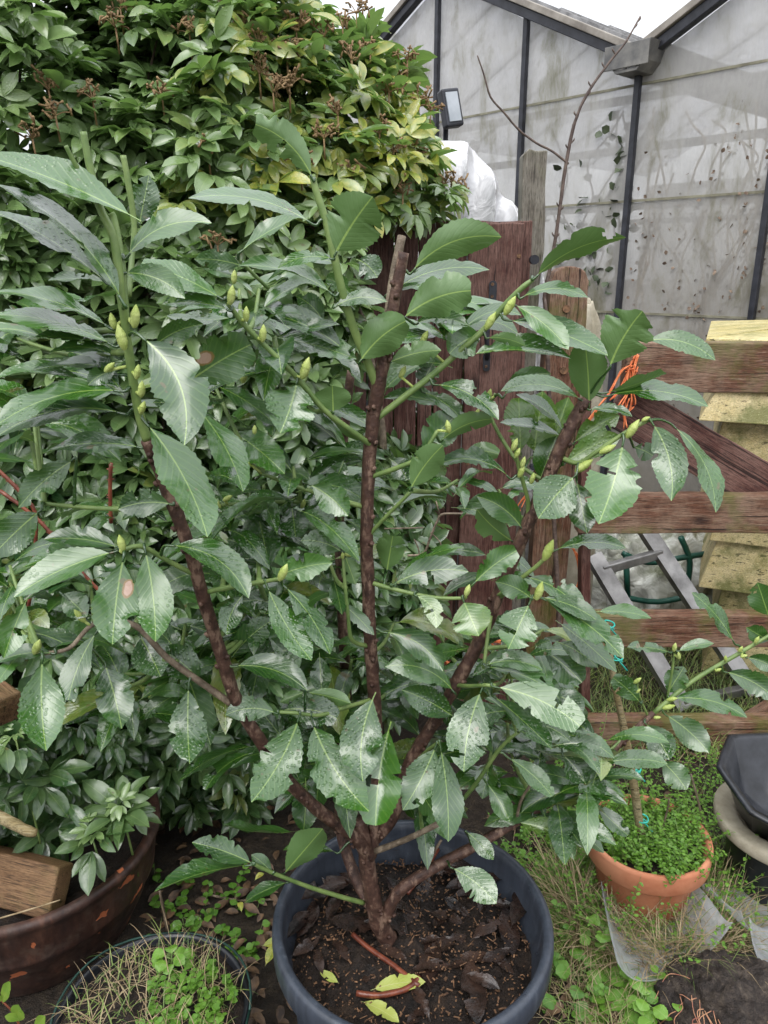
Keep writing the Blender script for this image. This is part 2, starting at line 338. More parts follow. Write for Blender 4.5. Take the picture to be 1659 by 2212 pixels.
def bevel(o, w_=.004, seg=2):
    b = o.modifiers.new('bevel', 'BEVEL'); b.width = w_; b.segments = seg; b.limit_method = 'ANGLE'; return o
def board(name, a, b, wd, th, mat, parent=None, face=(0, -1, 0), seed=0, rough=.003, round_top=False, nl=14, nw=4):
    """a plank from a to b, wd wide, th thick, its broad side facing `face`; local X runs along the grain"""
    a = Vector(a); b = Vector(b); x = (b-a); L = x.length; x.normalize(); z = (Vector(face)-x*Vector(face).dot(x)).normalized(); y = z.cross(x)
    rr = random.Random(seed+int(abs(a.x)*1000)); vs = []; fs = []
    for i in range(nl+1):
        t = i/nl
        for j in range(nw+1):
            s = j/nw-.5; hw = wd
            xx = t*L
            if round_top and t > .6: pass
            e = (noise.noise(Vector((xx*9, s*3+seed*7.3, rr.random()*.02)))*rough)
            yy = s*hw+(e if abs(s) > .49 else 0)
            if i == nl:
                xx += noise.noise(Vector((s*9, seed*3.1, 5)))*rough*1.5
            if round_top:
                lim = L-wd*.5*(1-math.sqrt(max(0, 1-(2*s)**2)))*.75
                xx = min(xx, lim) if i < nl else lim
            vs.append((xx, yy))
    m = (nl+1)*(nw+1); V = [Vector((p[0], p[1], th/2+noise.noise(Vector((p[0]*6, p[1]*30, seed)))*rough*.4)) for p in vs]+[Vector((p[0], p[1], -th/2)) for p in vs]
    q = lambda i, j: i*(nw+1)+j
    for i in range(nl):
        for j in range(nw):
            fs.append((q(i, j), q(i+1, j), q(i+1, j+1), q(i, j+1))); fs.append((m+q(i, j), m+q(i, j+1), m+q(i+1, j+1), m+q(i+1, j)))
    for i in range(nl):
        fs.append((q(i, 0), m+q(i, 0), m+q(i+1, 0), q(i+1, 0))); fs.append((q(i, nw), q(i+1, nw), m+q(i+1, nw), m+q(i, nw)))
    for j in range(nw):
        fs.append((q(0, j), q(0, j+1), m+q(0, j+1), m+q(0, j))); fs.append((q(nl, j), m+q(nl, j), m+q(nl, j+1), q(nl, j+1)))
    me = bpy.data.meshes.new(name); me.from_pydata([tuple(v) for v in V], [], fs); fin(me, mat, False)
    o = link(name, me, parent); off = Vector(o.location)
    o.matrix_basis = Matrix.Translation(a+off) @ Matrix((x, y, z)).transposed().to_4x4()
    bevel(o, min(.004, th*.2), 2)
    return o

# ================================================================== SETTING: ground
def gz(x, y):
    return .02*noise.noise(Vector((x*2.3, y*2.3, 0)))+.010*noise.noise(Vector((x*9, y*9, 3)))
def build_ground():
    mb = MB(); xs = [-60, -20, -6]+[-3+i*.05 for i in range(121)]+[6, 20, 60]; ys = [-20, -4, -.5]+[.2+i*.05 for i in range(70)]+[4.5, 7, 12, 30, 120]
    vs = [(x, y, gz(x, y) if abs(x) < 3.1 and 0 < y < 4 else 0) for y in ys for x in xs]; n = len(xs)
    fs = [(j*n+i, j*n+i+1, (j+1)*n+i+1, (j+1)*n+i) for j in range(len(ys)-1) for i in range(n-1)]
    mb.add(vs, fs); o = mb.build('ground', M_GROUND); tag(o, 'dark damp soil and leaf litter under the potted plants', 'ground', None, 'structure')
build_ground()

# ================================================================== GREENHOUSE
M_VINE = mottled('withered_vine', (.10, .065, .045), (.24, .18, .13), 30, .8, .3)
M_IVY = mottled('dim_ivy_leaf', (.030, .045, .022), (.09, .115, .06), 22, .5, .2)
def greenhouse():
    c = 5.3; ys = [1.0417, .9425, .838, .734, .630, .526]; VPq = -.897
    P = [Vector(((VPq+1/k)*c*k, c*k, 0)) for k in ys]        # posts along the gable wall, .73 m apart
    P0 = P[0]+(P[0]-P[1]); Pm = P0+(P[0]-P[1])
    d = (P[1]-P[0]).normalized(); nb = Vector((-d.y, d.x, 0))   # nb points into the house
    if nb.y < 0: nb = -nb
    sp = (P[1]-P[0]).length; EZ = 2.48; AZ = 3.19
    t = thing('greenhouse', 'old glasshouse with dirty algae stained panes and black glazing bars', 'greenhouse', P[2])
    posts = [(Pm, EZ), (P0, (EZ+AZ)/2), (P[0], AZ), (P[1], (EZ+AZ)/2), (P[2], EZ), (P[3], (EZ+AZ)/2), (P[4], AZ), (P[4]+d*sp, (EZ+AZ)/2), (P[4]+d*sp*2, EZ)]
    for i, (p, h) in enumerate(posts):
        mb = MB(); mb.bar(p-nb*.015, p-nb*.015+Vector((0, 0, h-.03)), .033, .03, up=d); bevel(mb.build('glazing_bar', M_BLACKM, t, False), .003)
    for i in range(len(posts)-1):
        (a, ha), (b, hb) = posts[i], posts[i+1]
        mb = MB(); a2 = a+d*.004+nb*.012; b2 = b-d*.004+nb*.012; o = nb*.006
        vs = [a2, b2, b2+Vector((0, 0, hb-.04)), a2+Vector((0, 0, ha-.04))]; vs = vs+[x+o for x in vs]
        mb.add(vs, [(0, 1, 2, 3), (7, 6, 5, 4), (0, 4, 5, 1), (1, 5, 6, 2), (2, 6, 7, 3), (3, 7, 4, 0)]); mb.build('pane', M_GLASS, t, False)
        # overlap lines between sheets of glass
        for z in (.62, 1.22, 1.80, 2.36):
            if z < min(ha, hb)-.1: mb = MB(); mb.bar(a2+Vector((0, 0, z))-nb*.004, b2+Vector((0, 0, z))-nb*.004, .006, .012); mb.build('glazing_joint', M_GUTTER2, t, False)
    # rafters (gable verges) and roofs
    for k, (i0, i1) in enumerate(((0, 2), (2, 4), (4, 6), (6, 8))):
        (a, ha), (b, hb) = posts[i0], posts[i1]
        A = a+Vector((0, 0, ha)); B = b+Vector((0, 0, hb)); up = Vector((0, 0, 1))
        mb = MB(); mb.bar(A-nb*.03-up*.02, B-nb*.03-up*.015, .05, .048); bevel(mb.build('rafter', M_BLACKM, t, False), .004)
        mb = MB(); mb.bar(A-nb*.035+up*.03, B-nb*.035+up*.03, .075, .035); bevel(mb.build('verge_capping', M_RAFTER, t, False), .004)
        mb = MB(); dep = 5.0; o = up*.02
        vs = [A+o, B+o, B+o+nb*dep, A+o+nb*dep]; vs += [x+up*.012 for x in vs]
        mb.add(vs, [(3, 2, 1, 0), (4, 5, 6, 7), (0, 1, 5, 4), (1, 2, 6, 5), (2, 3, 7, 6), (3, 0, 4, 7)]); mb.build('roof_sheet', M_ROOFP, t, False)
        for j in range(1, 8):
            q = nb*(dep*j/8); mb = MB(); mb.bar(A+q+up*.042, B+q+up*.042, .03, .02); mb.build('roof_bar', M_ALU, t, False)
    # valley gutter sticking out past the gable
    g = posts[4][0]+Vector((0, 0, EZ)); mb = MB(); prof = [(-.13, .055), (-.10, -.03), (-.06, -.075), (.06, -.075), (.10, -.03), (.13, .055), (.118, .055), (.09, -.024), (.055, -.063), (-.055, -.063), (-.09, -.024), (-.118, .055)]
    vs = [g+d*x+Vector((0, 0, z-.01))+nb*q for q in (-.14, 5.) for x, z in prof]; n = len(prof)
    mb.add(vs, [(k, (k+1) % n, n+(k+1) % n, n+k) for k in range(n)]+[tuple(range(n))[::-1], tuple(range(n, 2*n))]); mb.build('gutter', M_GUTTER, t, False)
    mb = MB(); mb.box(g+nb*-.145+Vector((0, 0, -.012)), .25, .008, .11, Matrix((d, nb, Vector((0, 0, 1)))).transposed()); bevel(mb.build('gutter_end', M_GUTTER, t, False), .003)
    # inner frame seen through the glass: purlins, braces and far wall
    mb = MB()
    for q in (1.6, 3.4):
        for z in (1.0, 1.9): mb.bar(P0+nb*q+Vector((0, 0, z)), P[4]+d*sp*2+nb*q+Vector((0, 0, z)), .04, .05)
    for i in range(0, 8, 2):
        a = posts[i][0]+nb*.5; b = posts[i+1][0]+nb*.5+d*.6; mb.bar(a+Vector((0, 0, .3)), b+Vector((0, 0, 2.3)), .035, .07)
    for z in (2.1, 2.36): mb.bar(P0+nb*.3+Vector((0, 0, z)), P[4]+d*sp*2+nb*.3+Vector((0, 0, z)), .03, .04)
    mb.build('inner_frame', M_ALU, t, False)
    mb = MB(); a = Pm+nb*5; b = P[4]+d*sp*2+nb*5
    mb.bar(a+Vector((0, 0, 1.2)), b+Vector((0, 0, 1.2)), .01, 2.4); mb.build('far_wall', M_GLASS, t, False)
    mb = MB(); mb.bar(Pm+nb*2.4+Vector((0, 0, .55)), P[4]+d*2*sp+nb*2.4+Vector((0, 0, .55)), .9, .5); mb.build('staging_bench', M_GREYWOOD, t, False)
    # climbers inside the glass
    rr = random.Random(5); tmpl = template(3, 1, .6, .2, .2)
    for nm, lab, i0, x0, x1, mat, cnt, lf, stuff in (('ivy', 'green ivy climbing behind the glass beside the middle glazing bar', 3, .03, .68, M_IVY, 14, .055, 0), ('dead_vine', 'brown dried up vine trailing behind the right hand panes', 4, .1, 1.6, M_VINE, 70, .022, 1)):
        v = thing(nm, lab, 'climbing plant', posts[i0][0]+nb*.03); sm_ = MB(); bt = Batch(); pp = []
        for k in range(cnt):
            x = rr.uniform(x0, x1); z = rr.uniform(.3, 1.2); pts = []; dx = rr.uniform(-.05, .05)
            for q in range(rr.randint(8, 13)):
                pts.append(posts[i0][0]+d*x+nb*rr.uniform(.025, .045)+Vector((0, 0, z))); x += dx+rr.uniform(-.08, .08); x = min(max(x, x0-.02), x1); z += rr.uniform(.06, .19)
                if z > 2.3: break
                if rr.random() < (.8 if not stuff else .75): pp += [pts[-1]+Vector((rr.uniform(-.05, .05), 0, rr.uniform(-.06, .06)))*1. for _ in range(3)]
            if len(pts) > 2: sm_.tube(pts, .0055, 5)
        sm_.build('stem', M_STRAW if stuff else M_TWIG, v); k = len(pp); pos = np.array([tuple(p) for p in pp])
        yv = nrm(NR.normal(size=(k, 3))*np.array([1, .3, 1])+np.array([0, 0, -.4])); zv = nrm(np.cross(yv, NR.normal(size=(k, 3)))); xv = np.cross(yv, zv)
        sc = np.stack([np.full(k, lf*.45), NR.uniform(.6, 1.2, k)*lf, np.full(k, lf)], 1)
        bt.put(*tmpl, pos, xv, yv, zv, sc, np.stack([NR.uniform(0, .5, k), np.zeros(k), np.zeros(k)], 1)); bt.build('foliage', mat, v)
M_GUTTER2 = mottled('joint_grime', (.14, .13, .09), (.26, .25, .18), 12, .8)
greenhouse()

# ================================================================== BOARD GATE AND POSTS
FY = 2.3
def px_board(name, u0, u1, vtop, mat, parent, Y=FY, th=.022, zb=.02, seed=1, round_top=False, tilt=0, label=None, rough=.004):
    a = W(u0, vtop, Y); b = W(u1, vtop, Y); x = (a.x+b.x)/2; wd = b.x-a.x
    o = board(name, (x+tilt, Y, zb), (x, Y, a.z), wd-.001, th, mat, parent, seed=seed, round_top=round_top, rough=rough, nl=20, nw=8 if round_top else 4)
    if label: o['label'] = label
    return o
g = thing('plank_gate', 'closed red brown plank gate with black pull handle behind the laurel', 'gate', W(1000, 1500, FY)*1)
g.location = (.16, FY, 0)
for i, (a, b, v, y, s) in enumerate([(560, 640, 484, 0, 1), (642, 722, 480, 0, 2), (724, 790, 486, .006, 3), (792, 850, 482, 0, 4), (852, 903, 479, -.006, 5), (905, 940, 482, .004, 6), (942, 1010, 476, 0, 7), (1128, 1150, 477, .004, 8)]):
    px_board('board', a, b, v, M_REDWOOD, g, FY+y, seed=s)
px_board('wide_board', 1012, 1132, 482, M_REDWOOD, g, FY-.03, seed=11, rough=.003)
px_board('board', 1012, 1128, 478, M_REDWOOD, g, FY+.01, seed=12)
for z in (1.38, .78, .22): board('ledge', (W(560, 500, FY).x, FY+.035, z), (W(1148, 500, FY).x, FY+.035, z), .10, .03, M_REDWOOD, g, (0, 1, 0), seed=int(z*10))
# pull handle
h = MB(); HY = FY-.046
def plate(mb, u, v0, v1, wpx):
    a = W(u, v0, HY); b = W(u, v1, HY); c = (a+b)/2; L = a.z-b.z; wd = mpp(v0, HY)*wpx
    n = 14; vs = []
    for yy in (-.003, .003):
        for k in range(n):
            an = 2*math.pi*k/n; x = wd/2*math.cos(an); z = wd/2*math.sin(an)+(L/2-wd/2)*(1 if math.sin(an) >= 0 else -1); vs.append(c+Vector((x, yy, z)))
    mb.add(vs, [tuple(range(n))[::-1], tuple(range(n, 2*n))]+[(k, (k+1) % n, n+(k+1) % n, n+k) for k in range(n)])
plate(h, 1064, 606, 668, 17); hp = h.build('pull_handle', M_BLACKM, g, False)
h = MB(); pts = [W(1066, 655, HY-.004), W(1064, 668, HY-.02), W(1056, 685, HY-.03), W(1052, 720, HY-.032), W(1052, 745, HY-.03), W(1054, 762, HY-.02), W(1052, 775, HY-.004)]
h.tube(pts, [.006, .008, .007, .008, .007, .008, .006], 10); o = h.build('grip', M_BLACKM, hp)
h = MB(); plate(h, 1051, 762, 802, 16); h.build('plate', M_BLACKM, hp, False)
for (u, v) in ((1064, 614), (1063, 640), (1050, 792)):
    s_ = MB(); c = W(u, v, HY-.004); s_.tube([c+Vector((0, .004, 0)), c+Vector((0, -.001, 0))], .0045, 12, sm=1); s_.build('screw', M_CHIP, hp, False)
for (u, v, r_) in ((1121, 553, .006), (1155, 561, .013), (1151, 1010, .008), (1010, 1003, .005)):
    s_ = MB(); c = W(u, v, FY-.043); s_.tube([c+Vector((0, .02, 0)), c+Vector((0, -.002, 0))], r_, 14, sm=1); s_.build('bolt', M_BLACKM if r_ > .006 else M_CHIP, g, False)
t = thing('grey_post', 'tall weathered grey post with a rotten split top', 'post', (.4, FY+.06, 0))
p = px_board('shaft', 1125, 1180, 330, M_GREYWOOD, t, FY+.09, .07, 0, 31, rough=.012)
t = thing('gate_post', 'red brown round topped post where the rail gate hangs', 'post', (.5, FY+.03, 0))
px_board('shaft', 1184, 1270, 575, M_RAIL, t, FY+.05, .07, 0, 33, True, rough=.005)
for (u, v) in ((1223, 667), (1217, 800)):
    s_ = MB(); c = W(u, v, FY+.013); s_.tube([c+Vector((0, .01, 0)), c+Vector((0, -.006, 0))], .011, 14, sm=1); s_.build('bolt', M_CHIP, t, False)

# ================================================================== RAIL GATE
GY = 2.12
t = thing('rail_gate', 'wooden field gate with three broad rails and a diagonal brace', 'gate', (1.0, GY, 0))
def rail(v0, v1, u0=1250, u1=2000, th=.05, y=GY, mat=M_RAIL, seed=1, nm='rail'):
    a = W(1500, v0, y); b = W(1500, v1, y+0); zc = (a.z+b.z)/2
    board(nm, (W(u0, v0, y).x, y, zc), (W(u1, v0, y).x, y, zc), a.z-b.z, th, mat, t, (0, -1, 0), seed, .003, nl=26)
rail(738, 846, 1352, seed=3); rail(1066, 1147, 1250, seed=4); rail(1322, 1391, 1252, seed=5); rail(1549, 1600, 1268, th=.06, seed=6)
board('brace', W(1330, 868, GY+.055), W(1760, 1118, GY+.055), .135, .035, M_REDWOOD, t, (0, -1, 0), 8, .003)
board('brace', W(1440, 1690, GY+.055), W(1800, 1475, GY+.055), .13, .035, M_RAIL, t, (0, -1, 0), 9, .003)
board('hanging_stile', W(1262, 1600, GY+.1), W(1262, 860, GY+.1), .03, .05, M_REDWOOD, t, (0, -1, 0), 10, .002)

# ================================================================== HIVE COMPOSTER
t = thing('hive_composter', 'cream and yellow tiered timber bin stained green behind the gate', 'compost bin', (2.05, 3.1, 0))
HYc = 2.62
def tier(u0, v0, v1, over, mat, nm, y0=HYc, k=0):
    a = W(u0, v0, y0); b = W(u0, v1, y0); mb = MB(); wx = .85; x0 = a.x; D_ = .85
    sh = .55
    def ring(z, o): return [Vector((x0, y0, z))+Vector((.92, -.39, 0))*p+Vector((.39, .92, 0))*q for p, q in ((-o, -o), (wx+o, -o), (wx+o, D_+o), (-o, D_+o))]
    vs = ring(b.z, over)+ring(a.z, 0)+ring(a.z, -.03)+ring(b.z, over-.03)
    mb.add(vs, [(i, (i+1) % 4, 4+(i+1) % 4, 4+i) for i in range(4)]+[(4+i, 4+(i+1) % 4, 8+(i+1) % 4, 8+i) for i in range(4)]+[(8+i, 8+(i+1) % 4, 12+(i+1) % 4, 12+i) for i in range(4)]+[(12+i, 12+(i+1) % 4, (i+1) % 4, i) for i in range(4)])
    bevel(mb.build(nm, mat, t, False), .004)
for i, (u, v0, v1) in enumerate([(1556, 735, 838), (1552, 836, 905), (1566, 893, 1000), (1556, 985, 1085), (1560, 1080, 1165), (1556, 1150, 1262), (1566, 1250, 1350), (1560, 1335, 1440), (1566, 1425, 1530)]):
    tier(u, v0, v1, .025 if i % 2 == 0 else .05, M_CREAM, 'tier')
mb = MB(); a = W(1515, 728, HYc); x0 = a.x
lc = Vector((x0, HYc-.04, 0)); q_ = [lc+Vector((.92, -.39, 0))*p+Vector((.39, .92, 0))*q for p, q in ((0, 0), (.95, 0), (.95, .95), (0, .95))]; vs = [p+Vector((0, 0, a.z-.03)) for p in q_]+[p+Vector((0, 0, a.z)) for p in q_]+[lc.lerp(q_[2], f)+Vector((0, 0, a.z+.05)) for f in (.45, .55)]
mb.add(vs, [(3, 2, 1, 0), (0, 1, 5, 4), (1, 2, 6, 5), (2, 3, 7, 6), (3, 0, 4, 7), (4, 5, 9, 8), (5, 6, 9), (6, 7, 8, 9), (7, 4, 8)]); bevel(mb.build('lid', M_YELLOW, t, False), .004)

# ================================================================== LADDER
t = thing('ladder', 'aluminium ladder leaning behind the lower gate rails', 'ladder', (1.0, 2.5, 0))
def chan(a, b, wd, dp, nm):
    mb = MB(); a = Vector(a); b = Vector(b); x = (b-a).normalized(); y = Vector((1, .15, 0)); y = (y-x*y.dot(x)).normalized(); z = x.cross(y); th = .003
    pr = [(-wd/2, -dp/2), (wd/2, -dp/2), (wd/2, dp/2), (-wd/2, dp/2)]; pi_ = [(p*(1-2*th/wd), q*(1-2*th/dp)) for p, q in pr]
    vs = [c+y*p+z*q for c in (a, b) for p, q in pr]+[c+y*p+z*q for c in (a, b) for p, q in pi_]
    mb.add(vs, [(i, (i+1) % 4, 4+(i+1) % 4, 4+i) for i in range(4)]+[(8+i, 12+i, 12+(i+1) % 4, 8+(i+1) % 4) for i in range(4)]+[(i, 8+i, 8+(i+1) % 4, (i+1) % 4) for i in range(4)]+[(4+i, 4+(i+1) % 4, 12+(i+1) % 4, 12+i) for i in range(4)])
    return mb.build(nm, M_ALU, t, False)
La, Lb = W(1281, 1200, 2.62), W(1475, 1560, 2.30); Ra, Rb = W(1392, 1140, 2.72), W(1625, 1520, 2.4)
Lb.z = .02; Rb.z = .02
chan(La, Lb, .058, .03, 'stile'); chan(Ra, Rb, .058, .03, 'stile')
for f in (.10, .52, .97):
    a = La.lerp(Lb, f); b = Ra.lerp(Rb, f+.06 if f < .9 else f); mb = MB(); mb.bar(a, b, .03, .034); bevel(mb.build('rung', M_ALU, t, False), .004)

# ================================================================== TARPS AND COVERS
def crumple(name, c, rx, ry, rz, mat, fold=.12, seed=0, n=96, m=36, lean=0, label=None, cat=None, pw=1., soft=False):
    mb = MB(); vs = []
    for j in range(m+1):
        ph = math.pi/2*j/m
        for i in range(n):
            th = 2*math.pi*i/n; dx, dy, dz = math.cos(th)*math.cos(ph)**pw, math.sin(th)*math.cos(ph)**pw, math.sin(ph)
            q = Vector((dx*3, dy*3, dz*1.2+seed)); k = 1+fold*(math.sin(th*9+2*noise.noise(q)*4)*.5*math.cos(ph)+noise.noise(q*2.3)*1.1+abs(noise.noise(q*4))*.5)
            if soft: k = 1+fold*(abs(math.sin(th*8+3*noise.noise(Vector((dx, dy, dz*.8+seed)))+dz*1.5))*(1-dz**3)*1.1-.4+noise.noise(q*1.1)*1.2+.25*noise.noise(q*3))
            vs.append((c[0]+rx*dx*k+lean*dz, c[1]+ry*dy*k, c[2]+rz*dz*k))
    fs = [(j*n+i, j*n+(i+1) % n, (j+1)*n+(i+1) % n, (j+1)*n+i) for j in range(m) for i in range(n)]
    mb.add(vs, fs); o = mb.build(name, mat); o.modifiers.new('s', 'SUBSURF').levels = 1; o.modifiers['s'].render_levels = 1
    return tag(o, label, cat)
p = W(1020, 480, 3.0)

mb = MB(); vs = []; ns_, nt2 = 110, 64; TOP = [(925, 300), (985, 305), (1030, 325), (1062, 375), (1085, 420), (1120, 455), (1150, 500)]
for j in range(nt2+1):
    t_ = 2*j/nt2-1
    for i in range(ns_+1):
        s_ = i/ns_; f = s_*(len(TOP)-1); k = min(int(f), len(TOP)-2); f -= k; u = TOP[k][0]*(1-f)+TOP[k+1][0]*f; v = TOP[k][1]*(1-f)+TOP[k+1][1]*f
        p = W(u, v, 3.3); a_ = abs(t_); w1 = noise.noise(Vector((s_*4, a_*1.5, 2))); ph = s_*26+w1*5-a_*5*(1-s_)
        fo = (1-abs(math.sin(ph*.5)))**1.5; fo2 = noise.noise(Vector((s_*7+a_*3, a_*4, 9)))
        am = min(1, a_*5+.15)
        vs.append(Vector((p.x+a_*.10*s_+.02*fo2, p.y-(.30*a_**.65+am*(0.085*fo+.05*fo2))*(1 if t_ < 0 else -1), max(.01, p.z*(1-a_**1.6)+.02*fo2*am))))
mb.add(vs, [(j*(ns_+1)+i, j*(ns_+1)+i+1, (j+1)*(ns_+1)+i+1, (j+1)*(ns_+1)+i) for j in range(nt2) for i in range(ns_)])
tag(mb.build('tarpaulin', M_TARP), 'crumpled white tarpaulin draped over a heap behind the plank gate', 'tarpaulin')
p = W(1440, 1300, 3.1)
crumple('plastic_cover', (p.x+.02, 3.2, 0), .36, .25, W(1440, 1130, 3.2).z, M_COVER, .16, 5, label='folded mildewed clear cover lying behind the ladder', cat='cover', pw=.5)
o = crumple('rubble_sack', (W(1225, 640, 2.7).x+.08, 2.85, 0), .13, .12, W(1230, 660, 2.8).z, M_STONE, .03, 9, label='pale sack standing behind the round topped post', cat='sack', pw=.5)
t = bpy.data.objects['plastic_cover']
mb = MB()
for pts in ([(1345, 1195), (1400, 1215), (1470, 1205), (1560, 1190)], [(1350, 1290), (1420, 1300), (1500, 1285)], [(1352, 1200), (1356, 1290)], [(1470, 1160), (1490, 1215), (1480, 1290)]):
    mb.tube([W(u, v, 2.86) for u, v in pts], .012, 6)
mb.build('green_strap', M_GREENP, t)

# ================================================================== FLOODLIGHT
t = thing('floodlight', 'black framed floodlight on a pole by the glasshouse', 'floodlight', W(972, 480, 3.6)); t.location.z = 0
Y0 = 3.6; c = W(973, 235, Y0); ax = Matrix.Rotation(rad(22), 3, 'Z') @ Matrix.Rotation(rad(-8), 3, 'X') @ Matrix.Rotation(rad(-9), 3, 'Y')
k = mpp(235, Y0)
mb = MB(); mb.box(c, 42*k, .05, 76*k, ax); bevel(mb.build('housing', M_BLACKM, t, False), .008)
mb = MB(); mb.box(c+ax@Vector((0, -.028, 0)), 28*k, .006, 58*k, ax); mb.build('lens', M_WHITE, t, False)
mb = MB(); mb.tube([(c.x, c.y+.03, c.z), (c.x-.01, c.y+.09, c.z-.05), (c.x-.01, c.y+.1, c.z-.3), (c.x-.01, c.y+.1, 0)], .012, 8); mb.build('pole', M_BLACKM, t)

# ================================================================== CHOISYA BUSH
LT = [template(6, 1.2, .62, .20, d_) for d_ in (.12, .28, .45)]
def choisya_whorls(bt, C, A, size, npet, tint_fn, rr=NR):
    """C centres (k,3), A shoot axes (k,3): each whorl is npet stalked leaves of three leaflets fanned round the axis"""
    pos = []; Yd = []; Zd = []; sc = []; ti = []
    for c, a, sz, npt in zip(C, A, size, npet):
        r1 = np.cross(a, rr.normal(size=3)); r1 /= np.linalg.norm(r1); r2 = np.cross(a, r1); ph = rr.uniform(0, 6.28); tb = tint_fn(c)
        for j in range(npt):
            an = ph+6.283*j/npt+rr.uniform(-.25, .25); el = rr.uniform(-.15, .55) if j % 2 else rr.uniform(.3, .95)
            rd = r1*math.cos(an)+r2*math.sin(an); p = rd*math.cos(el)+a*math.sin(el); nz = a*math.cos(el)-rd*math.sin(el); tg = np.cross(p, nz)
            e = c+p*sz*rr.uniform(.15, .5)-a*sz*rr.uniform(0, .5); s1 = sz*rr.uniform(.75, 1.15)
            for q in (-1, 0, 1):
                f = q*rr.uniform(.6, 1.0); yd = p*math.cos(f)+tg*math.sin(f)+np.array([0, 0, -.12])+rr.normal(size=3)*.06
                yd /= np.linalg.norm(yd); z = nz+rr.normal(size=3)*.18; z -= yd*z.dot(yd); z /= np.linalg.norm(z)
                L = s1*(1 if q == 0 else rr.uniform(.7, .9)); pos.append(e); Yd.append(yd); Zd.append(z); sc.append((L*rr.uniform(.18, .235), L, L)); ti.append(tb+np.array([rr.uniform(-.12, .12), 0, 0]))
    pos = np.array(pos); Yd = np.array(Yd); Zd = np.array(Zd); sc = np.array(sc); ti = np.clip(np.array(ti), 0, 1); Xd = np.cross(Yd, Zd); sel = rr.integers(0, 3, len(pos))
    for k in range(3):
        w_ = sel == k
        if w_.any(): bt.put(*LT[k], pos[w_], Xd[w_], Yd[w_], Zd[w_], sc[w_], ti[w_])
def bush():
    t = thing('choisya_bush', 'huge evergreen bush of small fingered leaves, yellowing at its upper right', 'bush', (-.7, 2.2, 0))
    EL = np.array([(-.42, 2.15, 1.30, .63, .50, .80), (-1.15, 2.05, 1.35, .85, .55, .98), (-.70, 1.95, .60, .78, .42, .62), (-.14, 1.98, .74, .27, .25, .30), (-1.05, 1.62, .50, .52, .34, .50), (-.02, 2.45, 1.25, .30, .3, .42), (-1.6, 2.4, 1.2, .8, .5, 1.0), (-.95, 2.78, 1.35, 1.02, .35, .85)])
    cnt = (2500, 2900, 1800, 260, 800, 260, 900, 1000); C = []; A = []
    for i, e in enumerate(EL):
        d = nrm(NR.normal(size=(cnt[i]*4, 3))); d = d[(d[:, 1] < .35)][:cnt[i]]
        k = len(d); sh = NR.choice([1.0, .93, .85, .74], k, p=[.36, .27, .2, .17])
        bump = np.array([.10*noise.noise(Vector((q[0]*3.2+i, q[1]*3.2, q[2]*3.2)))+.06*noise.noise(Vector((q[0]*9, q[1]*9+i, q[2]*9))) for q in d])
        p = e[:3]+d*e[3:]*(sh+bump)[:, None]; ax = nrm(d/e[3:]*.3+np.array([0, -.05, .75])+NR.normal(size=(k, 3))*.28)
        ok = (p[:, 2] > .06) & ~((p[:, 0] > -.07) & (p[:, 2] < 1.585) & (p[:, 2] > .95) & (p[:, 1] < 2.4))
        for j, f in enumerate(EL):
            if j != i: ok &= (((p-f[:3])/f[3:])**2).sum(1) > .62
        C.append(p[ok]); A.append(ax[ok])
    for e in EL[[0, 1, 6, 7, 2]]:
        q = NR.normal(size=(170, 3)); q = nrm(q)*NR.uniform(.1, .75, (170, 1)); C.append(e[:3]+q*e[3:]); A.append(nrm(NR.normal(size=(170, 3))+np.array([0, -.3, .8])))
    C = np.concatenate(C); A = np.concatenate(A); ok = (C[:, 2] > .06) & ~((C[:, 0] > -.07) & (C[:, 2] < 1.585) & (C[:, 2] > .95) & (C[:, 1] < 2.4)); C = C[ok]; A = A[ok]
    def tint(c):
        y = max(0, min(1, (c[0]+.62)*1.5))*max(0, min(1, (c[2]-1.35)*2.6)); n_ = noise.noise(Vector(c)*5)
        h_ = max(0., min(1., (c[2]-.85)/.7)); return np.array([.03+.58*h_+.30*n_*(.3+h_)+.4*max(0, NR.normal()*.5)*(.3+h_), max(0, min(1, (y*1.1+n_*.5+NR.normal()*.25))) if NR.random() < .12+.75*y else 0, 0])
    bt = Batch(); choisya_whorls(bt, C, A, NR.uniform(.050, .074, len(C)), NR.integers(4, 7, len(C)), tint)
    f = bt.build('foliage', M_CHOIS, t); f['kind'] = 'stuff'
    # stems
    sm_ = MB(); rr = random.Random(3)
    for i in range(90):
        e = EL[rr.choice((0, 1, 2, 3, 4))]; b = Vector((e[0]+rr.uniform(-.2, .2), e[1]+.05, max(.0, e[2]-e[5]*.9))); j = rr.randrange(len(C)); c = Vector(C[j])
        mid = b.lerp(c, .5)+Vector((rr.uniform(-.08, .08), rr.uniform(-.05, .1), .03)); sm_.tube([b, mid, c], [.008, .005, .0025], 6)
    sm_.build('stems', M_TWIG, t)['kind'] = 'stuff'
    for i, (x, y_) in enumerate([(-.5, 2.0), (-.3, 2.05), (-.85, 1.8), (-1.05, 2.0), (-.15, 2.1), (-.62, 1.75)]):
        mb = MB(); mb.tube([(x, y_, -.02), (x+.04, y_-.02, .4), (x-.05+.05*i, y_-.03, .9), (x+.02*i, y_, 1.4)], [.02, .017, .013, .008], 9, wob=.2); mb.build('trunk', M_BARKG, t)
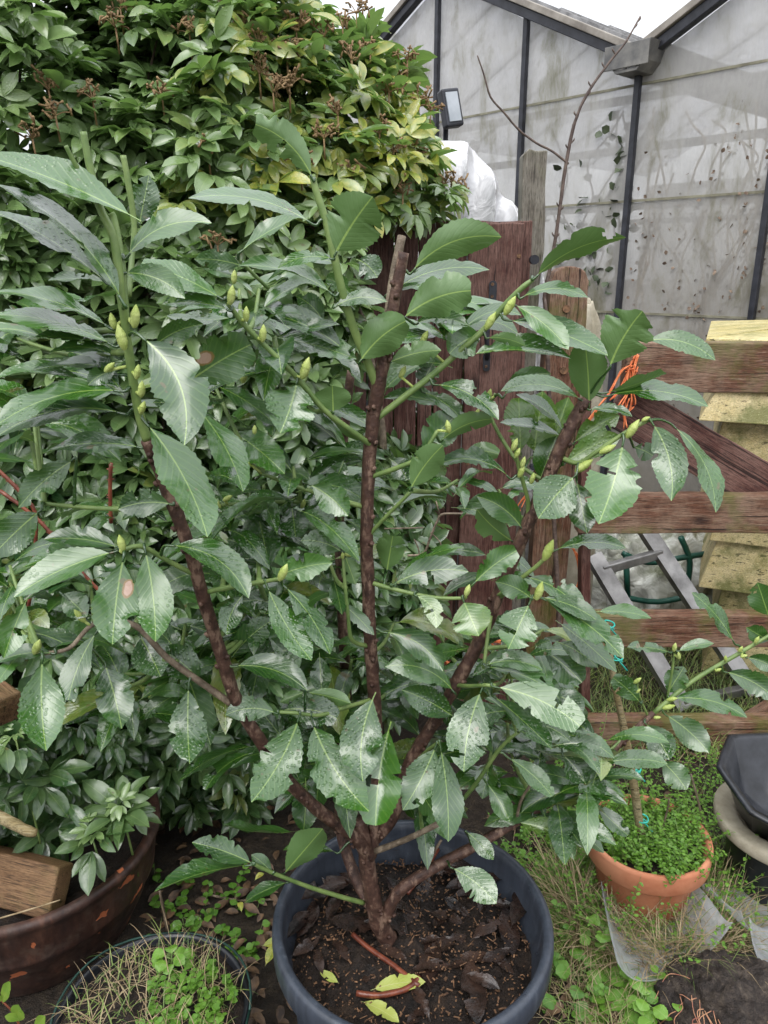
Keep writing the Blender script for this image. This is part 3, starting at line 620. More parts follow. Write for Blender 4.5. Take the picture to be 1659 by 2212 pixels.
    # dead flower heads standing on the shoots
    spots = [(410, 75), (470, 15), (525, 65), (560, 160), (590, 200), (640, 70), (625, 190), (450, 330), (640, 60), (620, 110), (700, 80), (740, 60), (770, 30), (800, 120), (860, 170), (840, 200), (905, 220), (930, 240), (820, 290), (760, 380), (850, 330), (900, 350), (960, 400), (985, 415), (870, 420), (200, 215), (120, 250), (105, 195), (260, 20), (250, 60), (470, 530), (650, 360), (620, 130), (760, 130), (730, 250), (700, 300), (560, 100), (350, 210), (70, 300), (880, 130)]
    for i, (u, v) in enumerate(spots):
        # depth: where the ray meets the bush
        best = None; dr = (W(u, v, 1)-Vector((0, 0, CAM_Z)))
        for e in EL:
            o_ = np.array((0, 0, CAM_Z))-e[:3]; o_ = o_/e[3:]; d_ = np.array(dr)/e[3:]; a_, b_, c_ = d_@d_, 2*o_@d_, o_@o_-1.06; D_ = b_*b_-4*a_*c_
            if D_ > 0:
                s_ = (-b_-math.sqrt(D_))/2/a_; best = s_ if best is None else min(best, s_)
        p = W(u, v, best if best else 2.1); mb = MB(); rr.seed(i)
        b0 = p+Vector((0, .01, -.045)); mb.tube([b0, p], [.0022, .0018], 5, sm=1)
        for k in range(9):
            a_ = rr.uniform(0, 6.28); el = rr.uniform(.2, 1.3); q = p+Vector((math.cos(a_)*math.cos(el), math.sin(a_)*math.cos(el), math.sin(el)))*rr.uniform(.018, .036)
            mb.tube([p, p.lerp(q, .5)+Vector((0, 0, .003)), q], .0011, 4)
            for _ in range(3):
                q2 = q+Vector((rr.gauss(0, 1), rr.gauss(0, 1), rr.gauss(0, 1)))*.007; mb.tube([q, q2], [.0016, .0026], 5, sm=1)
        mb.build('dead_flower_head', M_SEED, t)
bush()

# ================================================================== LAUREL
def leaf(mb, B, T, wd, nrm_, bow=Vector(), fold=.25, seed=0, bites=2, nl=30, ns=3, tint=(0, 0, 0), tipcut=0., curl=0., wave=.12, petr=.0016):
    rr = random.Random(seed); L = (T-B).length; M = (B+T)/2+bow*2
    ed = [[(rr.random()-.5)*.07+(.032 if i % 2 else -.03) for i in range(nl+1)] for _ in (0, 1)]
    for side in (0, 1):
        for _ in range(bites):
            if rr.random() < .75:
                c = rr.uniform(.22, .98); w_ = rr.uniform(.012, .06); dp = rr.uniform(.12, .55)*(1 if rr.random() < .75 else 1.5)
                for i in range(nl+1):
                    t = i/nl; q = abs(t-c)/w_
                    if q < 1: ed[side][i] = min(ed[side][i], -dp*(1-q*q)**.5)
    vs = []; luv = []; e = rr.uniform(.95, 1.2); ph = rr.uniform(0, 6)
    for i in range(nl+1):
        t = i/nl*(1-tipcut); P = B*(1-t)**2+M*2*t*(1-t)+T*t*t; tg = ((M-B)*(1-t)+(T-M)*t).normalized()
        s = tg.cross(nrm_).normalized(); n = s.cross(tg)
        x = max(0, (t-.09)/.91); pr = max(.028, math.sin(math.pi*min(1, x**e))**.70) if t < 1 else .02
        if t > .9: pr *= 1-.35*(t-.9)/.1
        for k in range(-ns, ns+1):
            q = k/ns; hw = wd/2*pr*(max(.06, 1+ed[0 if k < 0 else 1][i]*(abs(q)**1.2)) if pr > .05 else 1)
            z = fold*abs(q)**1.4*wd/2*pr+wave*wd*.3*math.sin(t*11+ph+(k > 0)*2)*q*q*pr-curl*wd*q*q*pr
            vs.append(P+s*q*hw+n*z); luv.append((q*hw/(wd/2), t, 0))
    m = 2*ns+1
    hc = (rr.uniform(.35, .85)*nl, rr.choice((.8, 4.2))) if rr.random() < .3 and bites and ns == 3 else (-9, 0); hr = rr.uniform(.8, 1.7)
    fs = [(i*m+j, i*m+j+1, (i+1)*m+j+1, (i+1)*m+j) for i in range(nl) for j in range(m-1) if math.hypot((i-hc[0])*.8, j-hc[1]) > hr]
    mb.add(vs, fs, luv, tint)
# stems: (name, parent index or None, [(u, v, Y)...], radii (m), material)
STEMS = [
 ('trunk', [(852, 2075, 1.0), (838, 2030, 1.0), (815, 1985, .99), (798, 1900, .985), (788, 1830, .985), (772, 1770, .985)], [.022, .0185, .0165, .0155, .0150, .013], 'b'),
 ('stem', [(798, 1850, .985), (765, 1805, .97), (700, 1760, .95), (625, 1690, .925), (570, 1612, .90), (512, 1515, .88), (480, 1420, .865), (445, 1310, .845), (412, 1195, .825), (378, 1100, .81), (345, 1015, .80), (318, 950, .79)], [.0135, .0125, .0115, .011, .0105, .010, .0098, .0096, .0092, .009, .0088, .0082], 'b'),
 ('stem', [(318, 950, .79), (300, 890, .785), (284, 800, .775), (273, 720, .77), (262, 640, .765), (252, 550, .765), (240, 500, .765), (215, 445, .77), (192, 350, .77), (180, 285, .77)], [.0072, .0068, .0064, .006, .0058, .0056, .0052, .005, .0046, .0042], 'g'),
 ('shoot', [(273, 700, .77), (262, 560, .79), (248, 480, .80), (240, 460, .80)], [.005, .0048, .0045, .0045], 'g'),
 ('shoot', [(278, 640, .80), (285, 560, .83), (290, 490, .84), (278, 400, .84), (266, 336, .84)], [.004, .004, .0042, .0042, .004], 'g'),
 ('stem', [(800, 1850, .99), (812, 1760, 1.0), (815, 1650, .99), (808, 1500, .975), (801, 1400, .965), (794, 1250, .955), (792, 1150, .95), (797, 1000, .945), (807, 900, .94), (818, 830, .935), (832, 760, .93), (850, 660, .93), (872, 545, .93)], [.012, .012, .0115, .011, .0108, .0105, .0103, .0102, .0105, .0105, .0098, .0085, .0078], 'b'),
 ('stub', [(826, 780, .935), (838, 690, .94), (850, 600, .95), (868, 510, .96)], [.008, .007, .0065, .0062], 'y'),
 ('stem', [(815, 835, .935), (793, 780, .925), (768, 720, .915), (742, 640, .905), (722, 555, .90), (705, 480, .90), (685, 420, .90), (674, 378, .90)], [.0078, .0074, .0072, .0068, .0064, .006, .0052, .0046], 'g'),
 ('stem', [(790, 1830, 1.0), (850, 1760, 1.0), (882, 1655, 1.0), (930, 1572, 1.0), (988, 1472, 1.0), (1040, 1375, 1.0), (1080, 1275, .995), (1130, 1155, .99), (1172, 1060, .985), (1210, 970, .98), (1248, 893, .98), (1268, 862, .98)], [.013, .0125, .012, .0115, .0115, .0115, .011, .0108, .0108, .0105, .010, .0085], 'b'),
 ('low_branch', [(830, 1985, .99), (862, 1925, .99), (930, 1878, 1.0), (1020, 1830, 1.02), (1120, 1772, 1.05), (1250, 1690, 1.09), (1340, 1605, 1.12), (1412, 1540, 1.14)], [.0125, .0115, .0108, .010, .009, .008, .007, .006], 'b'),
 ('shoot', [(1412, 1540, 1.14), (1495, 1472, 1.16), (1590, 1415, 1.18), (1700, 1350, 1.20)], [.0058, .0052, .0048, .004], 'g'),
 ('stem', [(822, 1990, 1.02), (770, 1900, 1.08), (735, 1780, 1.12), (742, 1600, 1.13), (748, 1500, 1.12), (738, 1300, 1.12), (733, 1100, 1.12), (742, 950, 1.12), (758, 800, 1.12)], [.012, .0115, .011, .0105, .0105, .0098, .009, .0085, .007], 'b'),
 ('stub', [(812, 1838, .97), (880, 1812, .94), (945, 1780, .91)], [.006, .0052, .005], 'y'),
 ('shoot', [(812, 905, .94), (870, 860, .94), (940, 805, .94), (1000, 752, .94), (1045, 712, .94), (1090, 660, .935), (1130, 620, .93), (1152, 604, .93)], [.0056, .0055, .0053, .0052, .005, .0052, .0045, .003], 'g'),
 ('shoot', [(800, 960, .94), (765, 935, .92), (700, 885, .90), (645, 819, .89), (595, 769, .88), (530, 704, .87), (492, 655, .86)], [.0052, .0048, .0045, .0042, .004, .004, .0036], 'g'),
 ('shoot', [(790, 1096, .95), (740, 1082, .94), (675, 1062, .93), (610, 1040, .92), (565, 1022, .91)], [.005, .0045, .004, .0036, .003], 'g'),
 ('shoot', [(738, 1085, 1.12), (660, 1084, 1.05), (560, 1085, 1.0), (470, 1092, .98)], [.0045, .004, .0038, .003], 'g'),
 ('shoot', [(375, 1095, .81), (300, 1100, .82), (200, 1097, .83), (95, 1088, .84)], [.0045, .004, .0036, .003], 'g'),
 ('shoot', [(418, 1240, .83), (360, 1210, .815), (305, 1180, .80), (262, 1190, .79)], [.0045, .004, .0038, .0036], 'g'),
 ('shoot', [(500, 1520, .88), (435, 1475, .87), (360, 1420, .86), (290, 1350, .85), (205, 1347, .84), (150, 1400, .83), (90, 1412, .82)], [.006, .0055, .005, .0045, .0036, .0032, .003], 'y'),
 ('shoot', [(448, 1278, .84), (500, 1268, .83), (560, 1258, .82), (605, 1250, .81)], [.0045, .004, .0038, .003], 'g'),
 ('shoot', [(740, 1195, .93), (745, 1260, .92), (752, 1330, .92), (760, 1382, .93), (792, 1395, .96)], [.0026, .003, .0034, .004, .0045], 'g'),
 ('shoot', [(798, 1258, .955), (860, 1275, .94), (940, 1291, .93), (1006, 1292, .92)], [.0045, .004, .0036, .003], 'g'),
 ('shoot', [(1080, 1290, .99), (1125, 1250, .97), (1160, 1222, .96), (1182, 1200, .955)], [.0045, .0042, .004, .0036], 'g'),
 ('shoot', [(1075, 1285, .99), (1110, 1275, .97), (1150, 1290, .95)], [.004, .0036, .003], 'g'),
 ('shoot', [(1140, 1125, .99), (1140, 1080, .98), (1122, 1015, .97), (1108, 950, .96)], [.0045, .004, .0036, .003], 'g'),
 ('shoot', [(1215, 990, .98), (1250, 1000, .965), (1290, 975, .955), (1350, 935, .95), (1395, 910, .95)], [.0045, .004, .004, .0036, .0036], 'g'),
 ('shoot', [(800, 1030, .945), (860, 1010, .93), (908, 986, .92), (945, 930, .92)], [.0048, .0044, .004, .003], 'g'),
 ('shoot', [(795, 1160, .95), (825, 1125, .94), (890, 1060, .92)], [.004, .0034, .003], 'g'),
 ('shoot', [(785, 1950, .985), (740, 1938, .96), (675, 1918, .93), (600, 1890, .90), (548, 1866, .88)], [.0055, .005, .0045, .004, .0035], 'g'),
 ('shoot', [(1000, 1727, 1.02), (1030, 1690, 1.0), (1080, 1617, .98), (1118, 1582, .97)], [.0048, .0045, .004, .003], 'g'),
 ('shoot', [(806, 1510, .975), (740, 1530, .93), (690, 1545, .90), (640, 1540, .88), (600, 1538, .88)], [.0045, .004, .0036, .0034, .003], 'g'),
 ('shoot', [(895, 1650, 1.0), (920, 1625, .95), (948, 1603, .92)], [.0045, .004, .0034], 'g'),
 ('shoot', [(985, 1480, 1.0), (1015, 1482, .96), (1050, 1480, .93), (1065, 1482, .93)], [.0045, .004, .0036, .003], 'g'),
 ('shoot', [(1060, 1330, .99), (1050, 1400, .97), (1045, 1440, .96)], [.004, .0036, .003], 'g'),
 ('shoot', [(730, 770, 1.12), (690, 700, 1.08), (600, 640, 1.05), (515, 560, 1.02)], [.004, .004, .0036, .003], 'g'),
 ('shoot', [(1180, 1040, .985), (1120, 1000, 1.0), (1060, 900, 1.02), (1070, 850, 1.02)], [.004, .0036, .0032, .003], 'g'),
 ('shoot', [(1372, 1570, 1.13), (1340, 1600, 1.12), (1300, 1625, 1.10), (1200, 1610, 1.06)], [.004, .0036, .0032, .003], 'g'),
 ('shoot', [(1400, 1548, 1.14), (1380, 1500, 1.13), (1376, 1470, 1.13)], [.003, .0026, .0022], 'g'),
 ('shoot', [(1440, 1515, 1.15), (1452, 1450, 1.15), (1457, 1402, 1.15)], [.003, .0026, .0022], 'g'),
 ('twig', [(1115, 1775, 1.05), (1125, 1730, 1.03), (1150, 1690, 1.02)], [.0036, .003, .0025], 'y'),
 ('twig', [(920, 1880, 1.0), (935, 1845, .98), (953, 1815, .97)], [.0036, .003, .0025], 'y'),
 ('stub', [(178, 380, .77), (160, 350, .765), (142, 315, .76)], [.0036, .003, .0026], 'g'),
]
# leaves: base u,v, tip u,v, visible width px, t(op)/u(nder), bow, Y (0 = from the nearest stem), kind: n(ormal) d(ark) l(ight) w(ashed brown)
LV = [
 (305,478,-40,335,62,'t',.03,.75,'n'),(272,665,-20,395,50,'t',.10,.74,'n'),(235,615,-20,455,44,'t',.05,.77,'d'),(270,560,457,482,52,'t',.16,0,'n'),(300,490,322,378,62,'t',0,.86,'n'),
 (483,648,288,562,50,'t',.04,0,'n'),(262,590,400,645,56,'t',.12,0,'n'),(682,487,407,428,38,'t',.10,0,'n'),(525,575,420,560,45,'t',.05,1.0,'d'),(515,548,655,466,28,'t',.05,1.0,'n'),
 (725,640,515,575,30,'t',.10,0,'n'),(722,560,600,580,28,'t',.12,0,'n'),(678,392,528,262,70,'u',.13,0,'n'),(722,553,805,425,124,'u',.03,0,'n'),(885,592,1083,512,74,'u',.14,.93,'n'),
 (832,642,1057,583,45,'t',.12,.95,'n'),(866,692,1030,628,92,'u',.10,.93,'n'),(775,785,885,690,84,'u',.08,.91,'n'),(720,665,836,652,34,'t',.14,.9,'n'),(838,785,953,757,52,'u',.06,.93,'n'),
 (1045,722,968,768,74,'t',.10,.95,'n'),(905,840,935,785,54,'t',0,.97,'d'),(895,700,1015,705,32,'t',.12,.97,'n'),(1150,605,1352,513,48,'u',.10,0,'n'),(1122,645,1270,643,30,'t',.14,0,'n'),
 (1105,655,1228,755,50,'t',.06,0,'n'),(1088,690,1313,768,52,'t',.05,0,'n'),(1050,730,1135,748,28,'u',.08,0,'n'),(1010,768,1233,775,38,'t',.07,0,'n'),(935,830,1077,907,46,'t',.12,0,'n'),
 (1085,860,1190,808,42,'t',.15,1.0,'n'),(1262,868,1082,845,36,'t',.14,0,'n'),(1315,798,1388,672,112,'u',.05,.95,'n'),(1272,880,1262,730,80,'u',.02,0,'n'),(1388,738,1545,778,44,'t',.13,.97,'n'),
 (1303,850,1450,795,22,'u',-.04,0,'n'),(1303,857,1530,878,44,'t',.10,0,'n'),(1270,885,1366,900,22,'t',.08,0,'n'),(1218,935,1115,852,24,'t',.10,1.0,'n'),(1220,945,1080,913,22,'t',.05,1.0,'n'),
 (1235,960,1338,898,55,'t',.05,1.0,'l'),(1405,908,1450,1082,72,'t',.10,0,'n'),(1448,915,1546,1107,38,'t',.12,.96,'n'),(1347,950,1293,1132,115,'t',.03,.94,'n'),(1245,1025,1163,1120,96,'t',.03,.95,'n'),
 (1245,1035,1268,1152,64,'t',0,.98,'d'),(1215,1005,1342,943,52,'t',.06,.98,'l'),(1368,965,1415,988,42,'t',.05,.99,'n'),(1125,985,1120,850,66,'t',0,1.04,'l'),(1152,985,1172,845,84,'t',0,1.05,'l'),
 (1182,990,1228,858,66,'t',0,1.06,'l'),(1165,1040,1202,942,66,'t',0,1.0,'n'),(1130,1145,1030,1072,56,'t',.10,0,'n'),(1112,1172,1030,1100,62,'u',-.05,1.02,'d'),(1105,1035,945,1003,36,'t',.16,0,'n'),
 (980,890,828,860,34,'t',.10,.98,'n'),(910,845,1002,912,36,'t',.08,.97,'n'),(912,978,995,892,76,'t',.05,.95,'n'),(885,1060,957,962,66,'u',.05,0,'l'),(950,955,1072,905,42,'u',.10,.94,'n'),
 (1000,980,1085,985,40,'u',.10,1.0,'l'),(835,1238,850,1148,64,'u',0,.97,'l'),(298,722,398,962,116,'t',.16,.76,'n'),(308,905,448,1160,92,'t',.06,0,'n'),(425,880,525,1062,64,'t',.06,.86,'n'),
 (398,832,562,735,104,'t',.03,.88,'n'),(642,822,605,936,108,'t',-.03,0,'n'),(720,893,718,833,80,'u',0,0,'n'),(245,712,-15,630,38,'t',.07,.77,'n'),(252,750,-15,680,44,'t',.07,.77,'n'),
 (200,735,-10,695,32,'u',.05,.80,'n'),(250,745,75,728,28,'t',.03,.80,'d'),(260,775,105,762,28,'t',.12,.79,'n'),(262,795,70,800,24,'t',.05,.80,'n'),(190,825,-10,818,28,'t',.08,.80,'n'),
 (270,845,-15,925,52,'t',.10,.77,'n'),(275,895,-10,945,56,'t',.12,.79,'n'),(255,800,190,832,42,'t',.1,.78,'d'),(310,968,110,970,42,'t',.06,.80,'d'),(165,990,40,1097,62,'t',.05,.83,'n'),
 (375,1090,255,1100,62,'t',.08,.80,'d'),(235,610,100,608,18,'t',.05,.80,'n'),(90,1100,-20,1205,76,'t',.02,.82,'n'),(500,672,350,658,34,'t',.08,0,'n'),(505,685,360,682,24,'t',-.05,.88,'n'),
 (330,750,440,700,46,'t',.08,.84,'d'),(750,762,560,675,50,'t',.08,.98,'d'),(620,600,590,682,60,'u',0,1.02,'l'),(665,1045,752,1115,66,'t',.07,0,'n'),(745,990,715,1062,48,'t',0,1.0,'n'),
 (735,960,660,905,50,'t',.05,1.02,'d'),(555,1100,582,1222,72,'t',0,.99,'d'),(630,1090,640,1170,62,'t',0,.99,'d'),(592,1248,718,1216,60,'t',.05,.84,'n'),(742,1195,650,1168,54,'t',.10,0,'n'),
 (745,1200,768,1262,44,'u',0,.95,'l'),(255,1190,30,1290,64,'t',.05,.79,'n'),(268,1198,243,1392,96,'t',-.02,.775,'n'),(312,1182,336,1386,82,'t',.03,.79,'n'),(360,1178,537,1292,62,'t',.16,.80,'n'),
 (530,1280,490,1372,50,'t',.1,.84,'n'),(262,1185,95,1165,44,'t',.06,.81,'d'),(262,1188,50,1225,40,'t',.06,.82,'n'),(130,1280,188,1332,58,'t',.03,.85,'n'),(60,1290,8,1422,60,'t',.02,.82,'n'),
 (92,1417,100,1622,92,'t',-.03,.80,'n'),(212,1360,145,1530,54,'t',.06,.83,'n'),(225,1430,263,1574,78,'t',.02,.84,'d'),(120,1412,-10,1432,30,'t',.08,.82,'n'),(408,1477,410,1650,80,'t',-.02,.86,'n'),
 (435,1475,345,1402,68,'t',.06,.88,'d'),(300,1370,347,1462,84,'t',.02,.88,'d'),(500,1440,664,1492,54,'t',.12,0,'n'),(497,1425,592,1338,60,'t',.06,.92,'d'),(510,1440,667,1400,60,'t',.06,.95,'d'),
 (600,1542,487,1545,54,'t',.12,0,'n'),(648,1545,543,1733,94,'t',-.05,0,'n'),(672,1552,797,1753,100,'t',-.06,0,'n'),(605,1535,742,1560,64,'t',.10,.92,'d'),(812,1495,784,1688,92,'t',-.08,.90,'n'),
 (555,1610,385,1690,26,'t',.08,.92,'d'),(548,1625,440,1715,32,'t',.12,.91,'d'),(575,1262,673,1427,64,'t',-.04,.815,'n'),(610,1262,713,1413,52,'t',.06,.82,'n'),(660,1495,758,1520,34,'u',.03,.93,'l'),
 (660,1495,605,1517,26,'u',.03,.93,'l'),(660,1680,655,1800,58,'t',.02,1.0,'d'),(690,1410,695,1500,46,'t',0,.99,'d'),(845,1558,812,1806,100,'t',-.04,.90,'n'),(943,1607,870,1750,74,'t',-.03,0,'n'),
 (950,1607,968,1818,66,'t',.03,0,'n'),(1042,1485,1002,1667,90,'t',-.05,0,'n'),(1062,1482,1270,1584,76,'t',.08,0,'n'),(1062,1500,1192,1618,50,'t',.02,.95,'d'),(1045,1440,1204,1502,40,'t',.08,0,'n'),
 (1045,1438,1172,1448,40,'t',.12,0,'n'),(1200,1385,1292,1442,42,'t',.06,1.0,'n'),(1000,1295,1034,1374,88,'t',0,0,'l'),(895,1285,942,1357,40,'t',.2,0,'l'),(1150,1295,1070,1257,52,'t',.08,0,'n'),
 (1145,1300,1098,1402,88,'t',0,0,'n'),(1165,1290,1292,1342,40,'t',.07,0,'n'),(1165,1290,1347,1422,60,'t',.06,0,'n'),(1200,1340,1332,1452,44,'t',.03,.98,'n'),(1195,1190,1352,1184,36,'t',.10,0,'n'),
 (1130,1245,1267,1342,50,'t',.12,.97,'n'),(1020,1264,1127,1184,56,'t',.05,0,'n'),(845,1265,1012,1235,60,'t',.10,0,'n'),(862,1240,1002,1182,24,'t',.08,.97,'n'),(1285,1322,1407,1336,28,'t',.06,1.0,'n'),
 (825,1365,957,1450,56,'t',.14,.96,'d'),(985,1500,832,1440,56,'t',.16,.96,'n'),(985,1552,868,1490,60,'t',.04,.97,'d'),(1095,1635,1197,1727,42,'t',.06,0,'n'),(1190,1612,1307,1620,40,'t',.08,1.03,'n'),
 (1215,1630,1267,1697,56,'t',.05,1.05,'d'),(1310,1630,1275,1752,56,'t',-.08,1.06,'d'),(1300,1650,1442,1650,42,'t',.07,1.07,'n'),(1425,1640,1483,1706,56,'t',.04,1.1,'n'),(1435,1542,1532,1627,58,'t',.05,0,'n'),
 (1392,1560,1446,1642,60,'t',.05,1.12,'d'),(1445,1510,1614,1550,42,'t',.10,0,'n'),(1440,1500,1478,1440,50,'t',0,1.16,'n'),(1450,1410,1355,1398,24,'t',.05,0,'n'),(1462,1408,1542,1390,22,'t',.05,0,'n'),
 (1588,1392,1494,1280,34,'t',.06,0,'n'),(1662,1335,1636,1258,60,'t',0,1.2,'n'),(1665,1387,1612,1355,40,'t',0,1.2,'n'),(1562,1450,1680,1515,50,'t',.08,1.17,'n'),(1610,1420,1680,1450,36,'t',.08,1.18,'n'),
 (1168,1400,1262,1480,72,'t',.04,1.05,'d'),(1385,1520,1318,1460,46,'t',.04,1.12,'n'),(1112,1776,1247,1822,48,'t',.06,1.04,'l'),(1150,1762,1287,1820,52,'t',.07,1.05,'d'),(1005,1795,1066,1857,36,'t',.04,1.0,'n'),
 (972,1872,1072,1952,64,'t',.06,.98,'n'),(1275,1730,1362,1810,36,'t',0,1.08,'d'),(1050,1690,1102,1777,44,'t',.04,1.0,'n'),(550,1868,415,1820,50,'t',.04,0,'n'),(545,1868,334,1926,34,'t',.05,0,'n'),
 (590,1888,543,1846,30,'t',.04,0,'d'),(610,1892,697,1790,64,'u',0,.93,'w'),(732,1842,612,1836,22,'t',.05,.96,'n'),(645,1795,480,1780,18,'t',-.06,.97,'n'),(625,1905,528,1950,28,'t',.05,.92,'d'),
 (560,1210,490,1165,50,'t',.1,.95,'d'),(600,1310,520,1300,40,'t',.1,.95,'d'),(840,990,880,1040,50,'t',.1,1.0,'d'),(1190,1500,1260,1540,50,'t',.1,1.0,'n'),(1130,1560,1230,1600,46,'t',.1,.98,'n'),
 (700,700,640,640,50,'t',.1,1.04,'d'),(760,640,700,600,40,'t',.1,1.0,'n'),(770,560,815,600,60,'t',.1,1.02,'d'),(430,900,330,870,40,'t',.1,.9,'d'),(480,960,560,1010,50,'t',.1,.95,'d'),
]
def laurel():
    root = thing('cherry_laurel', 'tall multi stemmed laurel with big wet chewed leaves growing in the large pot', 'shrub', (.046, 1.0, .40))
    smp = []; matd = {'b': M_BARK, 'g': M_GREENSTEM, 'y': M_BARKG}
    for nm, pts, rr_, m_ in STEMS:
        P = [W(*p) for p in pts]; mb = MB(); rr_ = [x*(.74 if m_ == 'g' else .84) for x in rr_]; mb.tube(P, rr_, 12 if rr_[0] > .007 else 8, wob=.18 if m_ == 'b' else .08, sm=5)
        if m_ == 'b':   # leaf scars and knuckles on the bark
            q = random.Random(len(P)); 
            for k in range(len(P)-1):
                for _ in range(2):
                    f = q.random(); c = P[k].lerp(P[k+1], f); r_ = rr_[k]; a_ = q.uniform(3.4, 6.0); c = c+Vector((math.cos(a_), math.sin(a_), 0))*r_*.9
                    mb.tube([c-Vector((0, 0, .003)), c+Vector((math.cos(a_), math.sin(a_), .3))*.004], [.0035, .0022], 6, sm=1)
        mb.build(nm, matd[m_], root)
        for i in range(len(pts)-1):
            for k in range(8):
                f = k/8; a, b = pts[i], pts[i+1]; smp.append(tuple(a[j]*(1-f)+b[j]*f for j in range(3)))
        smp.append(pts[-1])
    SM = np.array(smp); CAMP = Vector((0, 0, CAM_Z)); out = []
    for i, (bu, bv, tu, tv, wd, side, bow, Y, kd) in enumerate(LV):
        rr = random.Random(i*13+5); ds = (SM[:, 0]-bu)**2+(SM[:, 1]-bv)**2
        if Y: ds = ds+((SM[:, 2]-Y)*500)**2
        j = ds.argmin(); near = SM[j]; Yb = Y or near[2]-.004
        Lp = math.hypot(tu-bu, tv-bv); k = mpp(bv, Yb); dv = (tv-bv)/Lp
        L = Lp*k
        if side == 't': dY = (-.50*dv*L if dv > 0 else -.45*dv*L*.6)-.12*L
        else: dY = -.30*L if dv < -.3 else -.12*L
        B = W(bu, bv, Yb); T = W(tu, tv, Yb+dY); d = (T-B); L3 = d.length; dn = d.normalized()
        vw = (CAMP-(B+T)/2).normalized(); n0 = (vw-dn*vw.dot(dn)).normalized()
        up = Vector((0, 0, 1)); cr = max(.32, min(1, wd*k/(.36*L3))); Wd = wd*k/cr
        ang = math.acos(cr); perp = dn.cross(n0)
        if perp.z < 0: perp = -perp
        n = n0*math.cos(ang)+perp*math.sin(ang)*(1 if side == 't' else -1)
        if side == 'u': n = -n
        pu, pv = (tv-bv)/Lp, -(tu-bu)/Lp
        if pv > .3 or (abs(pv) <= .3 and pu < 0): pu, pv = -pu, -pv
        mu, mv = (bu+tu)/2+pu*bow*Lp, (bv+tv)/2+pv*bow*Lp
        bw = W(mu, mv, Yb+dY*.35)-(B+T)/2
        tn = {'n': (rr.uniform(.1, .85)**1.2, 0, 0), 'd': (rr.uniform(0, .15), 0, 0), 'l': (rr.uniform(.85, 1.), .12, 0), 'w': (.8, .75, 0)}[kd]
        if (bu, bv) in ((268, 1198), (398, 832)): tn = (.4, 0, 1)
        mb = MB(); hero = Lp*wd
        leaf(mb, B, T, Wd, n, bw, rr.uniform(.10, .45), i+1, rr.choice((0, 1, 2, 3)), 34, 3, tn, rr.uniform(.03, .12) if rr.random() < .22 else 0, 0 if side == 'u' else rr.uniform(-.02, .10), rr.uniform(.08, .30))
        # leaf stalk back to its stem
        Pn = W(near[0], near[1], near[2])
        if (Pn-B).length < .065:
            g_ = B.lerp(T, .08)+bw*.25; mb.tube([Pn, (Pn+B)/2+Vector((0, 0, .004)), B, g_], [.0022, .0019, .0017, .0012], 6, luv_c=None) if False else mb.tube([Pn, (Pn+B)/2+Vector((0, 0, .004)), B, g_], [.0022, .0019, .0017, .0012], 6)
        out.append((hero, mb, kd))
    out.sort(key=lambda x: -x[0])
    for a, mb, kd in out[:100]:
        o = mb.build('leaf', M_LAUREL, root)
        if kd == 'w': o['label'] = 'yellowing brown blotched leaf'
    rest = MB()
    for a, mb, kd in out[100:]:
        n = len(rest.v); rest.v += mb.v; rest.f += [tuple(n+i for i in f) for f in mb.f]; rest.luv += mb.luv; rest.tint += mb.tint
    # inner and hind leaves: rosettes on short side shoots behind the front ones, tints skewed dark to paint in the shade between leaves
    rr = random.Random(21); tw = MB()
    zones = [(470, 740, 1000, 1250, .95, 1.2, 15), (820, 1080, 1000, 1250, 1.05, 1.25, 3), (420, 780, 1280, 1560, .96, 1.22, 17), (830, 1200, 1300, 1560, 1.03, 1.25, 13), (170, 420, 1230, 1500, .92, 1.1, 6), (560, 1040, 1560, 1740, 1.02, 1.2, 11), (1050, 1320, 1570, 1730, 1.03, 1.18, 9), (400, 680, 620, 900, .95, 1.15, 9), (0, 250, 620, 1120, .86, 1.0, 7), (0, 150, 1130, 1400, .86, .98, 4), (790, 1000, 600, 850, 1.0, 1.1, 3)]
    _old = [(430, 760, 900, 1250, .93, 1.2, 26), (780, 1100, 950, 1300, 1.05, 1.25, 10), (400, 800, 1250, 1560, .96, 1.22, 24), (820, 1200, 1280, 1560, 1.03, 1.25, 20), (150, 420, 1230, 1600, .90, 1.1, 12), (560, 1050, 1560, 1760, 1.02, 1.2, 15), (1050, 1330, 1560, 1740, 1.03, 1.18, 12), (380, 680, 600, 900, .93, 1.15, 14), (0, 260, 600, 1150, .86, 1.0, 12), (0, 160, 1130, 1420, .86, .98, 6), (780, 1020, 560, 850, 1.0, 1.1, 6)]
